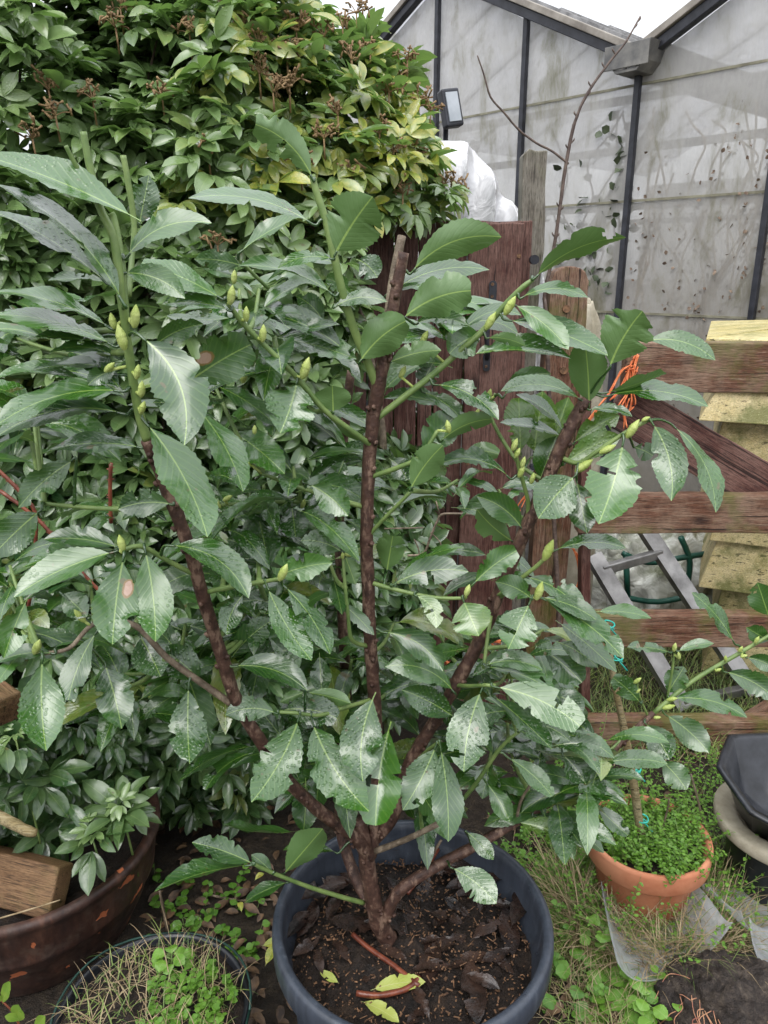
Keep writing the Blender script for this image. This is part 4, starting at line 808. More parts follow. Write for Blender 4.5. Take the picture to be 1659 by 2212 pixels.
    for (u0, u1, v0, v1, y0, y1, cnt) in zones:
        for _ in range(cnt):
            u, v, Y = rr.uniform(u0, u1), rr.uniform(v0, v1), rr.uniform(y0, y1); c = W(u, v, Y)
            j = ((SM[:, 0]-u)**2+(SM[:, 1]-v-60)**2+((SM[:, 2]-Y)*400)**2).argmin(); s0 = W(*SM[j])
            ax = (c-s0); ax = (ax.normalized() if ax.length > .01 else Vector((0, 0, 1)))*.6+Vector((0, 0, .5)); ax.normalize()
            tw.tube([s0, s0.lerp(c, .5)+Vector((0, 0, -.01)), c], [.0036, .003, .0022], 6)
            for q in range(rr.randint(4, 6)):
                an = q*2.4+rr.uniform(-.4, .4); dd = Vector((math.cos(an), math.sin(an)*.8-.15, rr.uniform(-.65, .35))).normalized()
                L = rr.uniform(.065, .125); B = c-ax*q*.012; T = B+dd*L; n = (Vector((0, 0, 1))-dd*dd.z+Vector((0, -.35, 0)))
                leaf(rest, B, T, L*rr.uniform(.27, .38), (n.normalized()+Vector((rr.gauss(0, .25), rr.gauss(0, .25), 0))).normalized(), Vector((0, 0, L*rr.uniform(.02, .22))), rr.uniform(.1, .5), rr.randrange(9999), rr.choice((0, 1, 2)), 22, 2, (rr.choice((0, .1, .3, .6)), .3 if rr.random() < .04 else 0, 0), 0, rr.uniform(-.05, .15), rr.uniform(.05, .35))
    rest.build('foliage', M_LAUREL, root)['kind'] = 'stuff'; tw.build('side_shoots', M_GREENSTEM, root)['kind'] = 'stuff'
    # brown scorched patch and chewed ring on two front leaves
    # flower buds: position px, length px, lean (degrees right of up)
    for i, (u, v, Lp, lean, Y) in enumerate([(292,683,58,12,.765),(262,728,64,-8,.762),(243,693,40,-5,.77),(297,803,38,15,.77),(306,840,42,10,.772),(308,880,36,25,.775),(237,793,36,50,.775),(500,637,48,12,.855),(506,598,34,8,.9),(532,678,38,5,.868),(568,720,44,8,.875),(660,795,58,20,.888),(527,808,46,10,.98),(550,928,24,5,.9),(501,965,30,0,.9),(470,1088,26,-30,.98),(492,1076,28,60,.98),(655,1088,26,20,1.04),(262,1173,46,-6,.785),(757,1197,26,80,.93),(612,1236,52,25,.808),(172,1330,42,-32,.84),(80,1397,48,28,.82),(1102,660,52,28,.93),(1060,693,48,28,.938),(917,729,38,25,.95),(870,803,34,25,.95),(1057,853,32,10,1.01),(1030,893,28,20,1.02),(968,921,34,-12,.92),(1112,960,34,18,.958),(1118,978,28,20,.96),(1130,998,30,12,.97),(1126,1018,34,18,.972),(1150,1033,30,12,.985),(1367,926,54,28,.95),(1313,970,44,60,.955),(1262,1006,52,50,.962),(1185,1188,60,18,.953),(1010,1275,34,15,.915),(1165,1276,52,12,.945),(1457,1398,26,5,1.15),(1466,1416,22,-15,1.15),(1635,1382,22,20,1.18),(1600,1402,18,20,1.18),(1607,1417,18,70,1.18),(1567,1422,18,-10,1.17),(1552,1447,16,60,1.17),(1377,1470,24,45,1.13),(1377,1493,20,45,1.13),(1452,1510,26,75,1.15),(1445,1527,32,70,1.145),(1420,1550,18,80,1.14),(262,1188,20,0,.785),(1395,905,22,60,.95),(740,1200,18,0,.93)]):
        k = mpp(v, Y); L = Lp*k*.88; c = W(u, v, Y-.006); a = rad(lean); ax = Vector((math.sin(a), -.1, math.cos(a))).normalized(); b0 = c-ax*L/2
        mb = MB(); x = ax.cross(Vector((0, 1, 0))).normalized(); y = ax.cross(x); vs = []; n = 12; m = 26; wr = L*.155+.0010
        for j in range(m+1):
            t = j/m; r_ = wr*math.sin(math.pi*min(1, .06+t*.94))**.75*(1.12-.25*t)
            for q in range(n):
                an = 2*math.pi*q/n; sc = 1+.34*((t*8+(q % 3)*.333) % 1-.5)*(1 if .05 < t < .93 else 0); vs.append(b0+ax*L*t+(x*math.cos(an)+y*math.sin(an))*max(.0002, r_*sc))
        mb.add(vs, [(j*n+q, j*n+(q+1) % n, (j+1)*n+(q+1) % n, (j+1)*n+q) for j in range(m) for q in range(n)])
        s0 = SM[((SM[:, 0]-u)**2+(SM[:, 1]-v)**2+((SM[:, 2]-Y)*300)**2).argmin()]; S0 = W(*s0)
        if (S0-b0).length < .05: mb.tube([S0, b0+ax*.002], [.0018, .0018], 6, sm=1)
        mb.build('flower_bud', M_BUD, root)
laurel()

# ================================================================== LARGE POT
PC = Vector((.046, 1.0, 0))
t = thing('plant_pot', 'large slate grey plastic pot holding the laurel, bottom centre', 'plant pot', PC)
mb = MB(); mb.lathe([(.165, .0), (.175, .02), (.196, .30), (.203, .385), (.205, .39), (.222, .395), (.2265, .405), (.2275, .43), (.2265, .443), (.2225, .4495), (.2145, .450), (.2105, .446), (.2085, .435), (.206, .40), (.198, .385), (.185, .25), (.165, .03), (.001, .03)], PC, 96)
mb.build('pot', M_POT, t)
def disk(name, c, r, z, mat, seed, amp=.012, hump=0, parent=None, n=64, m=28, ry=1):
    mb = MB(); vs = [Vector((c.x, c.y, z+hump))]
    for j in range(1, m+1):
        for k in range(n):
            an = 2*math.pi*k/n; q = r*j/m; x, y = c.x+q*math.cos(an), c.y+q*ry*math.sin(an)
            vs.append((x, y, z+hump*(1-(j/m)**2)+amp*noise.noise(Vector((x*14, y*14, seed)))+amp*.6*noise.noise(Vector((x*45, y*45, seed)))+amp*.3*noise.noise(Vector((x*110, y*110, seed)))))
    fs = [(0, 1+k, 1+(k+1) % n) for k in range(n)]+[(1+(j-1)*n+k, 1+j*n+k, 1+j*n+(k+1) % n, 1+(j-1)*n+(k+1) % n) for j in range(1, m) for k in range(n)]
    mb.add(vs, fs); return mb.build(name, mat, parent)
tag(disk('compost', PC, .203, .372, M_SOIL, 1, .016, .02, n=120, m=50), 'dark compost strewn with bark chips in the laurel pot', 'compost')
bt = Batch(); k = 1600; an = NR.uniform(0, 6.28, k); q = .195*np.sqrt(NR.uniform(0, 1, k))
pos = np.stack([PC.x+q*np.cos(an), PC.y+q*np.sin(an), .372+.02*(1-(q/.203)**2)+NR.uniform(.000, .014, k)], 1)
yd = nrm(NR.normal(size=(k, 3))*np.array([1, 1, .3])); zd = nrm(np.cross(yd, nrm(NR.normal(size=(k, 3))*np.array([1, 1, .4])))); xd = np.cross(yd, zd)
chipT = (np.array([(-1, 0, 0), (1, 0, 0), (1, 1, 0), (-1, 1, 0), (-.8, .05, -.2), (.8, .05, -.2), (.8, .9, -.2), (-.8, .9, -.2)], float), np.array([(0, 1, 2, 3), (7, 6, 5, 4), (0, 4, 5, 1), (1, 5, 6, 2), (2, 6, 7, 3), (3, 7, 4, 0)]), np.zeros((8, 3)))
L = NR.uniform(.002, .006, k)*NR.choice([.6, 1, 2.5], k, p=[.5, .35, .15]); bt.put(*chipT, pos, xd, yd, zd, np.stack([NR.uniform(.0005, .0016, k), L, np.full(k, .006)], 1), np.zeros((k, 3)))
o = bt.build('bark_chips', M_CHIP, None, False); tag(o, 'shredded bark and straw scattered on the compost in the laurel pot', 'bark chips', None, 'stuff')
# fallen leaves in the pot: each one countable
DLV = [(880,1990,.8,.062,'d'),(960,2040,.4,.085,'d'),(1010,2075,.3,.08,'d'),(930,2090,.1,.07,'d'),(1050,2010,.6,.07,'d'),(720,1960,1.3,.07,'d'),(680,1900,1.6,.07,'d'),(640,2000,1.1,.075,'d'),(740,2060,2.2,.06,'d'),(690,2080,1.9,.05,'d'),(990,1960,2.4,.06,'d'),(910,2170,2.0,.06,'d'),(900,2195,.8,.055,'d'),(870,1960,2.4,.05,'d'),(1090,2080,2.2,.05,'d'),(1040,2120,-.5,.06,'d'),(960,1880,.2,.06,'d'),(860,2130,.1,.085,'y'),(820,2185,-.6,.07,'y'),(712,2110,2.5,.04,'y'),(640,1880,.2,.06,'d'),(1000,1900,1.2,.06,'d'),(760,2000,.3,.06,'d'),(660,2045,.7,.06,'d'),(1080,1950,-.3,.05,'d'),(700,1860,2.9,.05,'d'),(790,2110,1.3,.05,'d'),(850,2060,2.6,.06,'d'),(950,1990,1.0,.06,'d'),(920,2030,.2,.05,'d')]
M_YLEAF = leaf_mat('yellowed_leaf', (.30, .36, .07), (.42, .46, .12), (.45, .46, .18), (.5, .5, .25), .4, .5, .1)
_q = random.Random(77)
for _ in range(24):
    _a = _q.uniform(0, 6.28); _r = .185*_q.random()**.5; _v = 1985+_r*math.sin(_a)*-1000; DLV.append((888+_r*math.cos(_a)*1330, _v, _q.uniform(0, 6.28), _q.uniform(.06, .12), 'd'))
for i, (u, v, a, L, kd) in enumerate(DLV):
    p = W(u, v, Yz(v, .392 + (.006 if i % 2 else 0))); rr = random.Random(i+60); d = Vector((math.cos(a), math.sin(a), rr.uniform(-.05, .12)))*L; mb = MB()
    leaf(mb, p-d/2, p+d/2, L*.33, Vector((rr.uniform(-.3, .3), rr.uniform(-.4, .1), 1)).normalized(), Vector((0, 0, rr.uniform(-.004, .008))), rr.uniform(.0, .4), i, 2, 24, 3, (rr.random(), 0, 0), 0, rr.uniform(-.1, .1), .25)
    o = mb.build('fallen_leaf', M_YLEAF if kd == 'y' else M_DEAD)
    yl = {860: 'largest pale yellow fallen leaf beside the red twig on the compost', 820: 'yellow fallen leaf at the front rim inside the laurel pot', 712: 'small yellow fallen leaf near the left rim of the laurel pot'}
    fx, fy = p.x-PC.x, p.y-PC.y; dist = math.hypot(fx, fy); side = ('right' if fx > 0 else 'left') if abs(fx) > abs(fy) else ('back' if fy > 0 else 'front')
    where = 'close to the laurel trunk on its '+side+' side' if dist < .09 else ('midway out from the trunk towards the '+side if dist < .145 else 'against the '+side+' inner wall of the laurel pot')
    tag(o, yl.get(u, 'yellow fallen leaf') if kd == 'y' else ('broad' if L > .085 else 'curled' if L > .07 else 'small')+' blackened dead leaf '+where, 'leaf', 'yellow fallen leaves in the laurel pot' if kd == 'y' else 'dead black leaves in the laurel pot')
M_REDTWIG = mottled('wet_red_twig', (.09, .022, .014), (.24, .07, .035), 60, .3, .3, .001)
for pts, r_, lb in (([(762, 2018), (800, 2050), (850, 2085), (905, 2130)], .0042, 'wet brown pruned twig lying slanted below the laurel trunk'), ([(905, 2110), (880, 2135), (820, 2150), (770, 2145)], .0045, 'red brown pruned twig curving across the front of the compost'), ([(880, 1930), (925, 1870), (960, 1810)], .0036, 'thin bare stick poking up from the compost behind the trunk')):
    mb = MB(); mb.tube([W(u, v, Yz(v, .402)) if i < 9 else 0 for i, (u, v) in enumerate(pts)], [r_]*len(pts), 8, wob=.2); tag(mb.build('pruned_twig', M_REDTWIG), lb, 'twig')

# ================================================================== LEFT: GLAZED BOWL, TIMBER, WIRE-RIM POT
BC = Vector(W(55, 1795, Yz(1795, .25))); BC.z = 0
t = thing('glazed_bowl', 'wide dark brown glazed bowl with orange chips in its glaze at the left', 'plant pot', BC)
mb = MB(); mb.lathe([(.195, 0), (.212, .01), (.240, .07), (.262, .13), (.268, .137), (.268, .143), (.274, .18), (.280, .215), (.284, .228), (.290, .236), (.291, .246), (.286, .252), (.274, .253), (.268, .246), (.262, .22), (.24, .13), (.20, .03), (.001, .03)], BC, 130, wob=.004); mb.build('bowl', M_GLAZE, t)
tag(disk('bowl_compost', BC, .262, .195, M_SOIL, 4, .02), 'dark compost sunk inside the glazed bowl', 'compost')
a, b = G(-60, 1875, .255), G(132, 1925, .255)
o = board('timber_offcut', a, b, .10, .05, M_PLANK, None, (-.05, -.85, .5), 4, .002); tag(o, 'short sawn timber offcut resting inside the glazed bowl', 'timber')
a, b = W(-40, 1500, 1.05), W(13, 1538, 1.02); o = board('wooden_stake', a, b, .05, .05, M_PLANK, None, (0, -1, 0), 5, .002); o.location = o.location
tag(o, 'square sawn timber end poking in at the left edge', 'timber')
mb = MB(); mb.tube([W(-60, 1735, 1.18), W(0, 1765, 1.16), W(60, 1795, 1.13), W(78, 1800, 1.13)], [.011, .011, .0095, .007], 10, wob=.15); tag(mb.build('bamboo_cane', M_CANE), 'stout yellow cane sloping over the glazed bowl', 'cane')
mb = MB(); mb.tube([G(-30, 1992, .262), G(60, 1966, .262), G(130, 1944, .262)], [.0016, .0018, .001], 6); tag(mb.build('straw_stalk', M_STRAW), 'thin pale straw lying along the rim of the glazed bowl', 'straw')
GC = Vector(W(330, 2190, .99)); GC.z = 0
t = thing('wire_rim_pot', 'sunken black pot with green rim overgrown by grass at the bottom left', 'plant pot', GC)
mb = MB(); mb.lathe([(.12, 0), (.158, .235), (.162, .24), (.162, .25), (.157, .252), (.153, .245), (.118, .02), (.001, .02)], GC, 72); mb.build('pot', M_BLACKP, t)
mb = MB(); mb.tube([GC+Vector((.165*math.cos(a), .165*math.sin(a), .252+.006*math.sin(a*3))) for a in np.linspace(0, 6.283, 40)], .0022, 6, sm=1); mb.build('rim_wire', M_RIM, t)
tag(disk('pot_compost', GC, .154, .236, M_SOIL, 6, .014, .03, n=90, m=36), 'mossy compost mounded in the green rimmed pot', 'compost')

# ================================================================== RIGHT: TERRACOTTA POT, STONE POT, TRUG
TC = Vector(W(1400, 1800, 1.456)); TC.z = 0
t = thing('terracotta_pot', 'orange terracotta pot overflowing with fine green weeds', 'plant pot', TC)
mb = MB(); mb.lathe([(.085, 0), (.09, .01), (.118, .165), (.120, .168), (.134, .170), (.138, .175), (.1395, .215), (.137, .222), (.130, .223), (.126, .216), (.118, .19), (.09, .03), (.001, .03)], TC, 90, wob=.004); mb.build('pot', M_TERRA, t)
tag(disk('weedy_soil', TC, .122, .195, M_SOIL, 8, .01, .01), 'soil under the weeds in the terracotta pot', 'compost')
SC_ = Vector(W(1700, 1790, 1.5)); SC_.z = 0
t = thing('stone_rim_pot', 'round pot with broad pale stone coloured rim under the black trug', 'plant pot', SC_)
mb = MB(); mb.lathe([(.11, 0), (.12, .01), (.125, .20)], SC_, 72); mb.build('body', M_BLACKP, t)
mb = MB(); mb.lathe([(.118, .195), (.158, .20), (.162, .206), (.163, .226), (.158, .231), (.120, .230), (.110, .222), (.105, .20), (.001, .195)], SC_, 72); mb.build('rim', M_STONE, t)
# octagonal black trug
TR = W(1672, 1740, 1.5); t = thing('black_trug', 'black octagonal plastic trug tilted on the pale rimmed pot', 'trug', (TR.x, TR.y, .235))
mb = MB(); Mx = Matrix.Rotation(rad(12), 3, 'X') @ Matrix.Rotation(rad(8), 3, 'Y'); vs = []; n = 64
prof = [(.04, 0), (.080, .0), (.145, .105), (.165, .108), (.168, .116), (.160, .120), (.146, .116), (.078, .008), (.001, .008)]
for (r_, z) in prof:
    for k in range(n):
        an = 2*math.pi*k/n; seg = rad(45); c_ = math.cos(seg/2)/math.cos((an+.2) % seg-seg/2); c_ = c_*.93+.07
        vs.append(Vector((TR.x, TR.y, .225))+Mx@Vector((r_*c_*math.cos(an), r_*c_*math.sin(an), z)))
mb.add(vs, [(i*n+k, i*n+(k+1) % n, (i+1)*n+(k+1) % n, (i+1)*n+k) for i in range(len(prof)-1) for k in range(n)]); mb.build('trug_shell', M_BLACKP, t)

# stake and ties in the terracotta pot, sapling
mb = MB(); P = [W(1384, 1800, 1.44), W(1370, 1700, 1.45), W(1345, 1560, 1.46), W(1328, 1480, 1.47), W(1308, 1345, 1.48)]; mb.tube(P, [.0095, .0095, .008, .007, .006], 9, wob=.12); t = tag(mb.build('support_cane', M_CANE), 'brown stake with turquoise ties standing in the terracotta pot', 'stake')
for (u, v, Y) in ((1388, 1778, 1.44), (1315, 1360, 1.475), (1333, 1430, 1.475), (1372, 1670, 1.45)):
    mb = MB(); c = W(u, v, Y); 
    mb.tube([c+Vector((.011*math.cos(a), .011*math.sin(a), .002*a)) for a in np.linspace(0, 9, 20)]+[c+Vector((.02, -.01, -.015))], .0018, 5, sm=1); mb.build('tie', M_TEAL, t)
t = thing('bare_sapling', 'bare forked sapling rising in front of the glasshouse', 'sapling', W(1200, 1500, 2.0)); t.location.z = 0
SY = 2.2
main = [(1215, 1500), (1196, 1100), (1180, 700), (1176, 640), (1190, 570), (1205, 480), (1222, 360), (1240, 270), (1270, 200), (1320, 130), (1352, 90), (1383, 35)]
mb = MB(); mb.tube([W(u, v, SY-.06) for u, v in main], [.008, .007, .0055, .0052, .005, .0048, .0045, .004, .0035, .003, .0026, .0015], 8, wob=.3, sm=4)
rr = random.Random(3)
for i in range(3, 11):
    for _ in range(2):
        f = rr.random(); a, b = main[i], main[i+1]; c = W(a[0]*(1-f)+b[0]*f, a[1]*(1-f)+b[1]*f, SY-.06); s = rr.choice((-1, 1)); mb.tube([c, c+Vector((.008*s, -.002, .009)), c+Vector((.009*s, -.002, .014))], [.0016, .0022, .0005], 5)
mb.build('stem', M_TWIG, t)
fk = [(1228, 354), (1190, 325), (1160, 310), (1120, 280), (1090, 245), (1060, 210), (1045, 160), (1031, 120)]
mb = MB(); mb.tube([W(u, v, SY-.06-.004*i) for i, (u, v) in enumerate(fk)], [.003, .003, .0028, .0028, .0026, .0024, .002, .0014], 7, wob=.3); mb.build('side_branch', M_TWIG, t)
# dry twig tangle before the gate
t = thing('dry_twig', 'pale leafless twig arching in front of the plank gate', 'twig', W(950, 1250, 1.6))
for k, pts in enumerate(([(1030, 1112), (960, 1110), (945, 1125), (930, 1160), (915, 1195), (880, 1200)], [(942, 1082), (950, 1115)], [(915, 1140), (830, 1142)], [(895, 1165), (905, 1190), (903, 1215)], [(930, 1150), (950, 1170), (952, 1180)])):
    mb = MB(); mb.tube([W(u, v, 1.5) for u, v in pts], [.0026 if k == 0 else .0015]*len(pts), 6, wob=.2); mb.build('twig', M_BARKG, t)
# bramble canes left
for pts, lb in (([(20, 1400), (60, 1320), (78, 1130), (50, 1070), (-20, 1000)], 'dark red bramble cane leaning at the left edge'), ([(240, 1000), (238, 1060), (240, 1130)], 'short red bramble shoot inside the big bush'), ([(230, 1290), (180, 1240), (90, 1130), (0, 1060)], 'purple bramble cane crossing low at the left')):
    mb = MB(); P = [W(u, v, 1.25) for u, v in pts]; mb.tube(P, .0034, 7); rr = random.Random(len(pts))
    for i in range(len(P)-1):
        for _ in range(6):
            c = P[i].lerp(P[i+1], rr.random()); s = rr.choice((-1, 1)); mb.tube([c, c+Vector((.007*s, 0, .002))], [.002, .0003], 5, sm=1)
    tag(mb.build('bramble_cane', M_REDTWIG), lb, 'bramble')

# ================================================================== ORANGE TWINE
def twine(name, lab, cu, cv, Y, strands, seed):
    mb = MB(); rr = random.Random(seed)
    for pts in strands:
        for _ in range(3):
            mb.tube([W(u+rr.uniform(-5, 5), v+rr.uniform(-4, 4), Y+rr.uniform(-.01, .01)) for u, v in pts], rr.uniform(.0014, .0026), 5)
    tag(mb.build(name, M_ORANGE), lab, 'twine')
twine('baler_twine', 'bright orange twine knotted round the top rail of the field gate', 0, 0, GY-.035, [[(1378, 768), (1362, 790), (1350, 830), (1322, 862)], [(1378, 768), (1365, 800), (1362, 850)], [(1362, 790), (1345, 800), (1320, 845), (1290, 880), (1262, 925)], [(1375, 790), (1362, 838), (1340, 880), (1328, 900)], [(1362, 838), (1368, 870), (1352, 895)], [(1355, 858), (1350, 895), (1350, 925)], [(1365, 840), (1385, 860)], [(1350, 800), (1375, 800)], [(1350, 845), (1372, 845)]], 1)
twine('baler_twine', 'orange twine wound low round the round topped post', 0, 0, FY-.03, [[(1235, 1180), (1252, 1215), (1250, 1265), (1238, 1285)], [(1245, 1195), (1256, 1240), (1248, 1280)]], 2)
twine('baler_twine', 'short orange twine end showing behind the right laurel stem', 0, 0, FY-.04, [[(1140, 1070), (1120, 1100), (1110, 1130)]], 4)
twine('baler_twine', 'loose orange twine tangled among the laurel stems', 0, 0, 1.3, [[(1090, 1390), (1060, 1385), (1040, 1395)], [(1095, 1385), (1075, 1400), (1055, 1392)]], 3)

twine('baler_twine', 'frayed orange twine low between the middle and right laurel stems', 0, 0, 1.3, [[(950, 1420), (975, 1440), (960, 1455), (915, 1452)]], 6)
# ================================================================== CLEAR PLASTIC PIECES AND ROOT BALL
def sheet(name, lab, quad, z0, lift, seed, n=20):
    mb = MB(); vs = []; th = .0025
    A, B, C, D = quad
    for j in range(n+1):
        for i in range(n+1):
            s, q = i/n, j/n; u = (A[0]*(1-s)+B[0]*s)*(1-q)+(D[0]*(1-s)+C[0]*s)*q; v = (A[1]*(1-s)+B[1]*s)*(1-q)+(D[1]*(1-s)+C[1]*s)*q
            z = z0+lift*(abs(2*s-1)**3)*1.7+.012*abs(2*q-1)**8+.008*noise.noise(Vector((s*3, q*3, seed))); p = G(u, v, z0); p.z = z; vs.append(p)
    m = len(vs); vs += [p+Vector((0, 0, -th)) for p in vs]; w_ = n+1
    fs = [(j*w_+i, j*w_+i+1, (j+1)*w_+i+1, (j+1)*w_+i) for j in range(n) for i in range(n)]; fs += [tuple(m+k for k in f[::-1]) for f in fs]
    ed = [i for i in range(w_)]+[j*w_+n for j in range(1, w_)]+[n*w_+i for i in range(n-1, -1, -1)]+[j*w_ for j in range(n-1, 0, -1)]
    fs += [(ed[k], m+ed[k], m+ed[(k+1) % len(ed)], ed[(k+1) % len(ed)]) for k in range(len(ed))]
    mb.add(vs, fs); tag(mb.build(name, M_CLEAR), lab, 'plastic sheet')
sheet('plastic_sheet', 'largest bent clear plastic piece lying before the terracotta pot', [(1290, 1975), (1455, 1925), (1570, 2070), (1325, 2160)], .05, .05, 1)
sheet('plastic_sheet', 'clear plastic strip slanting off at the right edge behind the soil clump', [(1470, 1925), (1720, 1930), (1720, 2010), (1590, 2030)], .06, .04, 2)
sheet('plastic_sheet', 'small clear plastic flap right of the soil clump', [(1610, 2030), (1730, 1985), (1730, 2120), (1620, 2090)], .07, .03, 3)
rc = G(1580, 2185, .03); mb = MB(); vs = []; n, m = 90, 40
for j in range(m+1):
    ph = math.pi*.5*j/m
    for i in range(n):
        th = 2*math.pi*i/n; q = Vector((math.cos(th)*math.cos(ph), math.sin(th)*math.cos(ph), math.sin(ph))); k = 1+.18*noise.noise(q*2.2)+.10*noise.noise(q*6)+.05*noise.noise(q*15)+.03*noise.noise(q*34)
        vs.append(Vector((rc.x+.155*q.x*k, rc.y+.13*q.y*k, .115*q.z*k)))
mb.add(vs, [(j*n+i, j*n+(i+1) % n, (j+1)*n+(i+1) % n, (j+1)*n+i) for j in range(m) for i in range(n)])
tag(mb.build('root_ball', M_ROOT), 'tipped out clump of dark peaty soil with fine pink roots, bottom right', 'root ball')
rb = bpy.data.objects['root_ball']; mb = MB(); rr = random.Random(8)
for i in range(26):
    a = rr.uniform(2.6, 6.0); P = []
    for k in range(6):
        a += rr.uniform(-.25, .35); el = .9-k*.14+rr.uniform(-.06, .06); q = Vector((math.cos(a)*math.cos(el), math.sin(a)*math.cos(el), math.sin(el))); kk = 1.03+.18*noise.noise(q*2.2)+.10*noise.noise(q*6)
        P.append(Vector((rc.x+.155*q.x*kk, rc.y+.13*q.y*kk, .115*q.z*kk)))
    mb.tube(P, .0009, 5)
mb.build('fine_roots', mottled('pink_root', (.28, .10, .07), (.5, .28, .15), 60, .6), rb)

# ================================================================== WEEDS, GRASS, LITTER
def blades(name, lab, cat, mat, gen, k, L0, L1, wd, lean=.5, seed=0, parent=None):
    rg = np.random.default_rng(seed); pos = gen(rg, k); az = rg.uniform(0, 6.283, k); le = rg.uniform(0, lean, k)
    yd = np.stack([np.cos(az)*np.sin(le), np.sin(az)*np.sin(le), np.cos(le)], 1); zd = np.stack([-np.cos(az)*np.cos(le), -np.sin(az)*np.cos(le), np.sin(le)], 1)*-1; xd = np.cross(yd, zd)
    L = rg.uniform(L0, L1, k); V = []; Lq = []
    for i in range(6):
        t_ = i/5
        for s in (-1, 1): V.append((s*(1-t_**1.6)*.999+s*.001, t_-.25*t_**3, .45*t_**2)); Lq.append((s, t_, 0))
    Fq = np.array([(2*i, 2*i+1, 2*i+3, 2*i+2) for i in range(5)]); bt = Batch()
    bt.put(np.array(V), Fq, np.array(Lq), pos, xd, yd, zd, np.stack([np.full(k, wd)*rg.uniform(.6, 1.2, k), L, L], 1), np.stack([rg.uniform(0, 1, k), np.zeros(k), np.zeros(k)], 1))
    o = bt.build(name, mat, parent); tag(o, lab, cat, None, 'stuff'); return o
def rnd_poly(u0, u1, v0, v1, z=0.):
    def gen(rg, k): return np.array([tuple(G(u, v, z)) for u, v in zip(rg.uniform(u0, u1, k), rg.uniform(v0, v1, k))])+np.array([0, 0, -.005])
    return gen
def rnd_disk(c, r, z, hump=0):
    def gen(rg, k):
        a = rg.uniform(0, 6.283, k); q = r*np.sqrt(rg.uniform(0, 1, k)); return np.stack([c.x+q*np.cos(a), c.y+q*np.sin(a), z+hump*(1-(q/r)**2)], 1)
    return gen
def band(u0, v0, u1, v1, su, sv, z=0):
    def gen(rg, k):
        f = rg.uniform(0, 1, k); return np.array([tuple(G(u0+(u1-u0)*a+su*x, min(2600, v0+(v1-v0)*a+sv*y), z)) for a, x, y in zip(f, rg.normal(size=k), rg.normal(size=k))])
    return gen
blades('grass', 'rough green grass between the pots at the lower right', 'grass', M_GRASS, band(1240, 1880, 1330, 2260, 60, 60), 900, .03, .10, .0013, 1.0, 1)
blades('dry_grass', 'straw coloured dead grass lying between the pots', 'grass', M_STRAW, band(1230, 1850, 1330, 2220, 60, 60), 1500, .04, .12, .0011, 1.45, 2)
blades('grass_behind_gate', 'green grass growing under and behind the field gate', 'grass', M_GRASS, rnd_poly(1200, 2000, 1390, 1640), 5200, .04, .16, .0018, .7, 3)
blades('dead_grass_behind_gate', 'dead straw grass under the field gate', 'grass', M_STRAW, rnd_poly(1200, 2000, 1400, 1660), 1200, .04, .12, .0014, 1.3, 4)
blades('grass_round_pots', 'long grass round the terracotta pot and plastic sheets', 'grass', M_GRASS, rnd_poly(1200, 1750, 1830, 2100), 1500, .06, .19, .0013, .9, 5)
blades('straw_round_pots', 'bleached dead grass hanging over and before the terracotta pot', 'grass', M_STRAW, rnd_poly(1230, 1600, 1900, 2060), 800, .08, .22, .0011, 1.0, 21)
blades('pot_straw', 'matted straw and dead grass on the green rimmed pot', 'grass', M_STRAW, rnd_disk(GC, .145, .240, .03), 420, .03, .10, .0009, 1.62, 6)
blades('pot_grass', 'green grass tufts in the green rimmed pot', 'grass', M_GRASS, rnd_disk(GC, .15, .24, .03), 240, .03, .08, .0011, 1.1, 7)
WT = template(4, .9, .6, .15, .2)
def weeds(name, lab, gen, k, h0, h1, lf, seed, mat=M_WEED, nlv=(8, 16), wr=.32, tintr=(0, .8), spread=.3, sz=.0007):
    """small leafy weeds: wiry stems set with little paired leaves, gathered as ground cover"""
    rg = np.random.default_rng(seed); pos = gen(rg, k); st = MB(); P = []; Yv = []; T = []
    for p in pos:
        h = rg.uniform(h0, h1); d = np.array([rg.normal()*spread, rg.normal()*spread, 1.]); d /= np.linalg.norm(d); q1 = p+d*h*.5+rg.normal(size=3)*h*.06; q2 = p+d*h+rg.normal(size=3)*h*.12
        st.tube([p, q1, q2], [sz*1.2, sz, sz*.6], 4, sm=2, cap=False); nl = rg.integers(*nlv)
        for j in range(nl):
            f = .25+.75*j/nl; c = (p*(1-f)**2+2*q1*f*(1-f)+q2*f*f); a = j*2.4+rg.uniform(-.5, .5); P.append(c); Yv.append((math.cos(a), math.sin(a), rg.uniform(-.1, .6))); T.append((rg.uniform(*tintr), 0, 0))
    P = np.array(P); Yv = nrm(np.array(Yv)); k = len(P); up = np.array([0, 0, 1.])+rg.normal(size=(k, 3))*.2; Z = nrm(up-Yv*(up*Yv).sum(1, keepdims=True)); X = np.cross(Yv, Z); L = rg.uniform(.6, 1.2, k)*lf
    bt = Batch(); bt.put(*WT, P, X, Yv, Z, np.stack([L*wr, L, L], 1), np.array(T)); o = bt.build(name, mat); tag(o, lab, 'weeds', None, 'stuff')
    st.build('stems', M_GREENSTEM, o)['kind'] = 'stuff'
weeds('pot_weeds', 'dense fine weeds filling and spilling from the terracotta pot', rnd_disk(TC, .125, .185, .01), 420, .03, .10, .010, 11, spread=.5, tintr=(.2, 1.))
weeds('pot_weeds', 'weeds straggling over the ground round the terracotta pot', rnd_poly(1140, 1600, 1660, 2000), 460, .06, .19, .010, 12, spread=.55, tintr=(.1, .9))
weeds('ground_weeds', 'low dark weeds beside the laurel pot at its right', band(1190, 1760, 1260, 2050, 50, 60), 160, .03, .12, .015, 13, nlv=(6, 12), wr=.42, tintr=(0, .5), spread=.5)
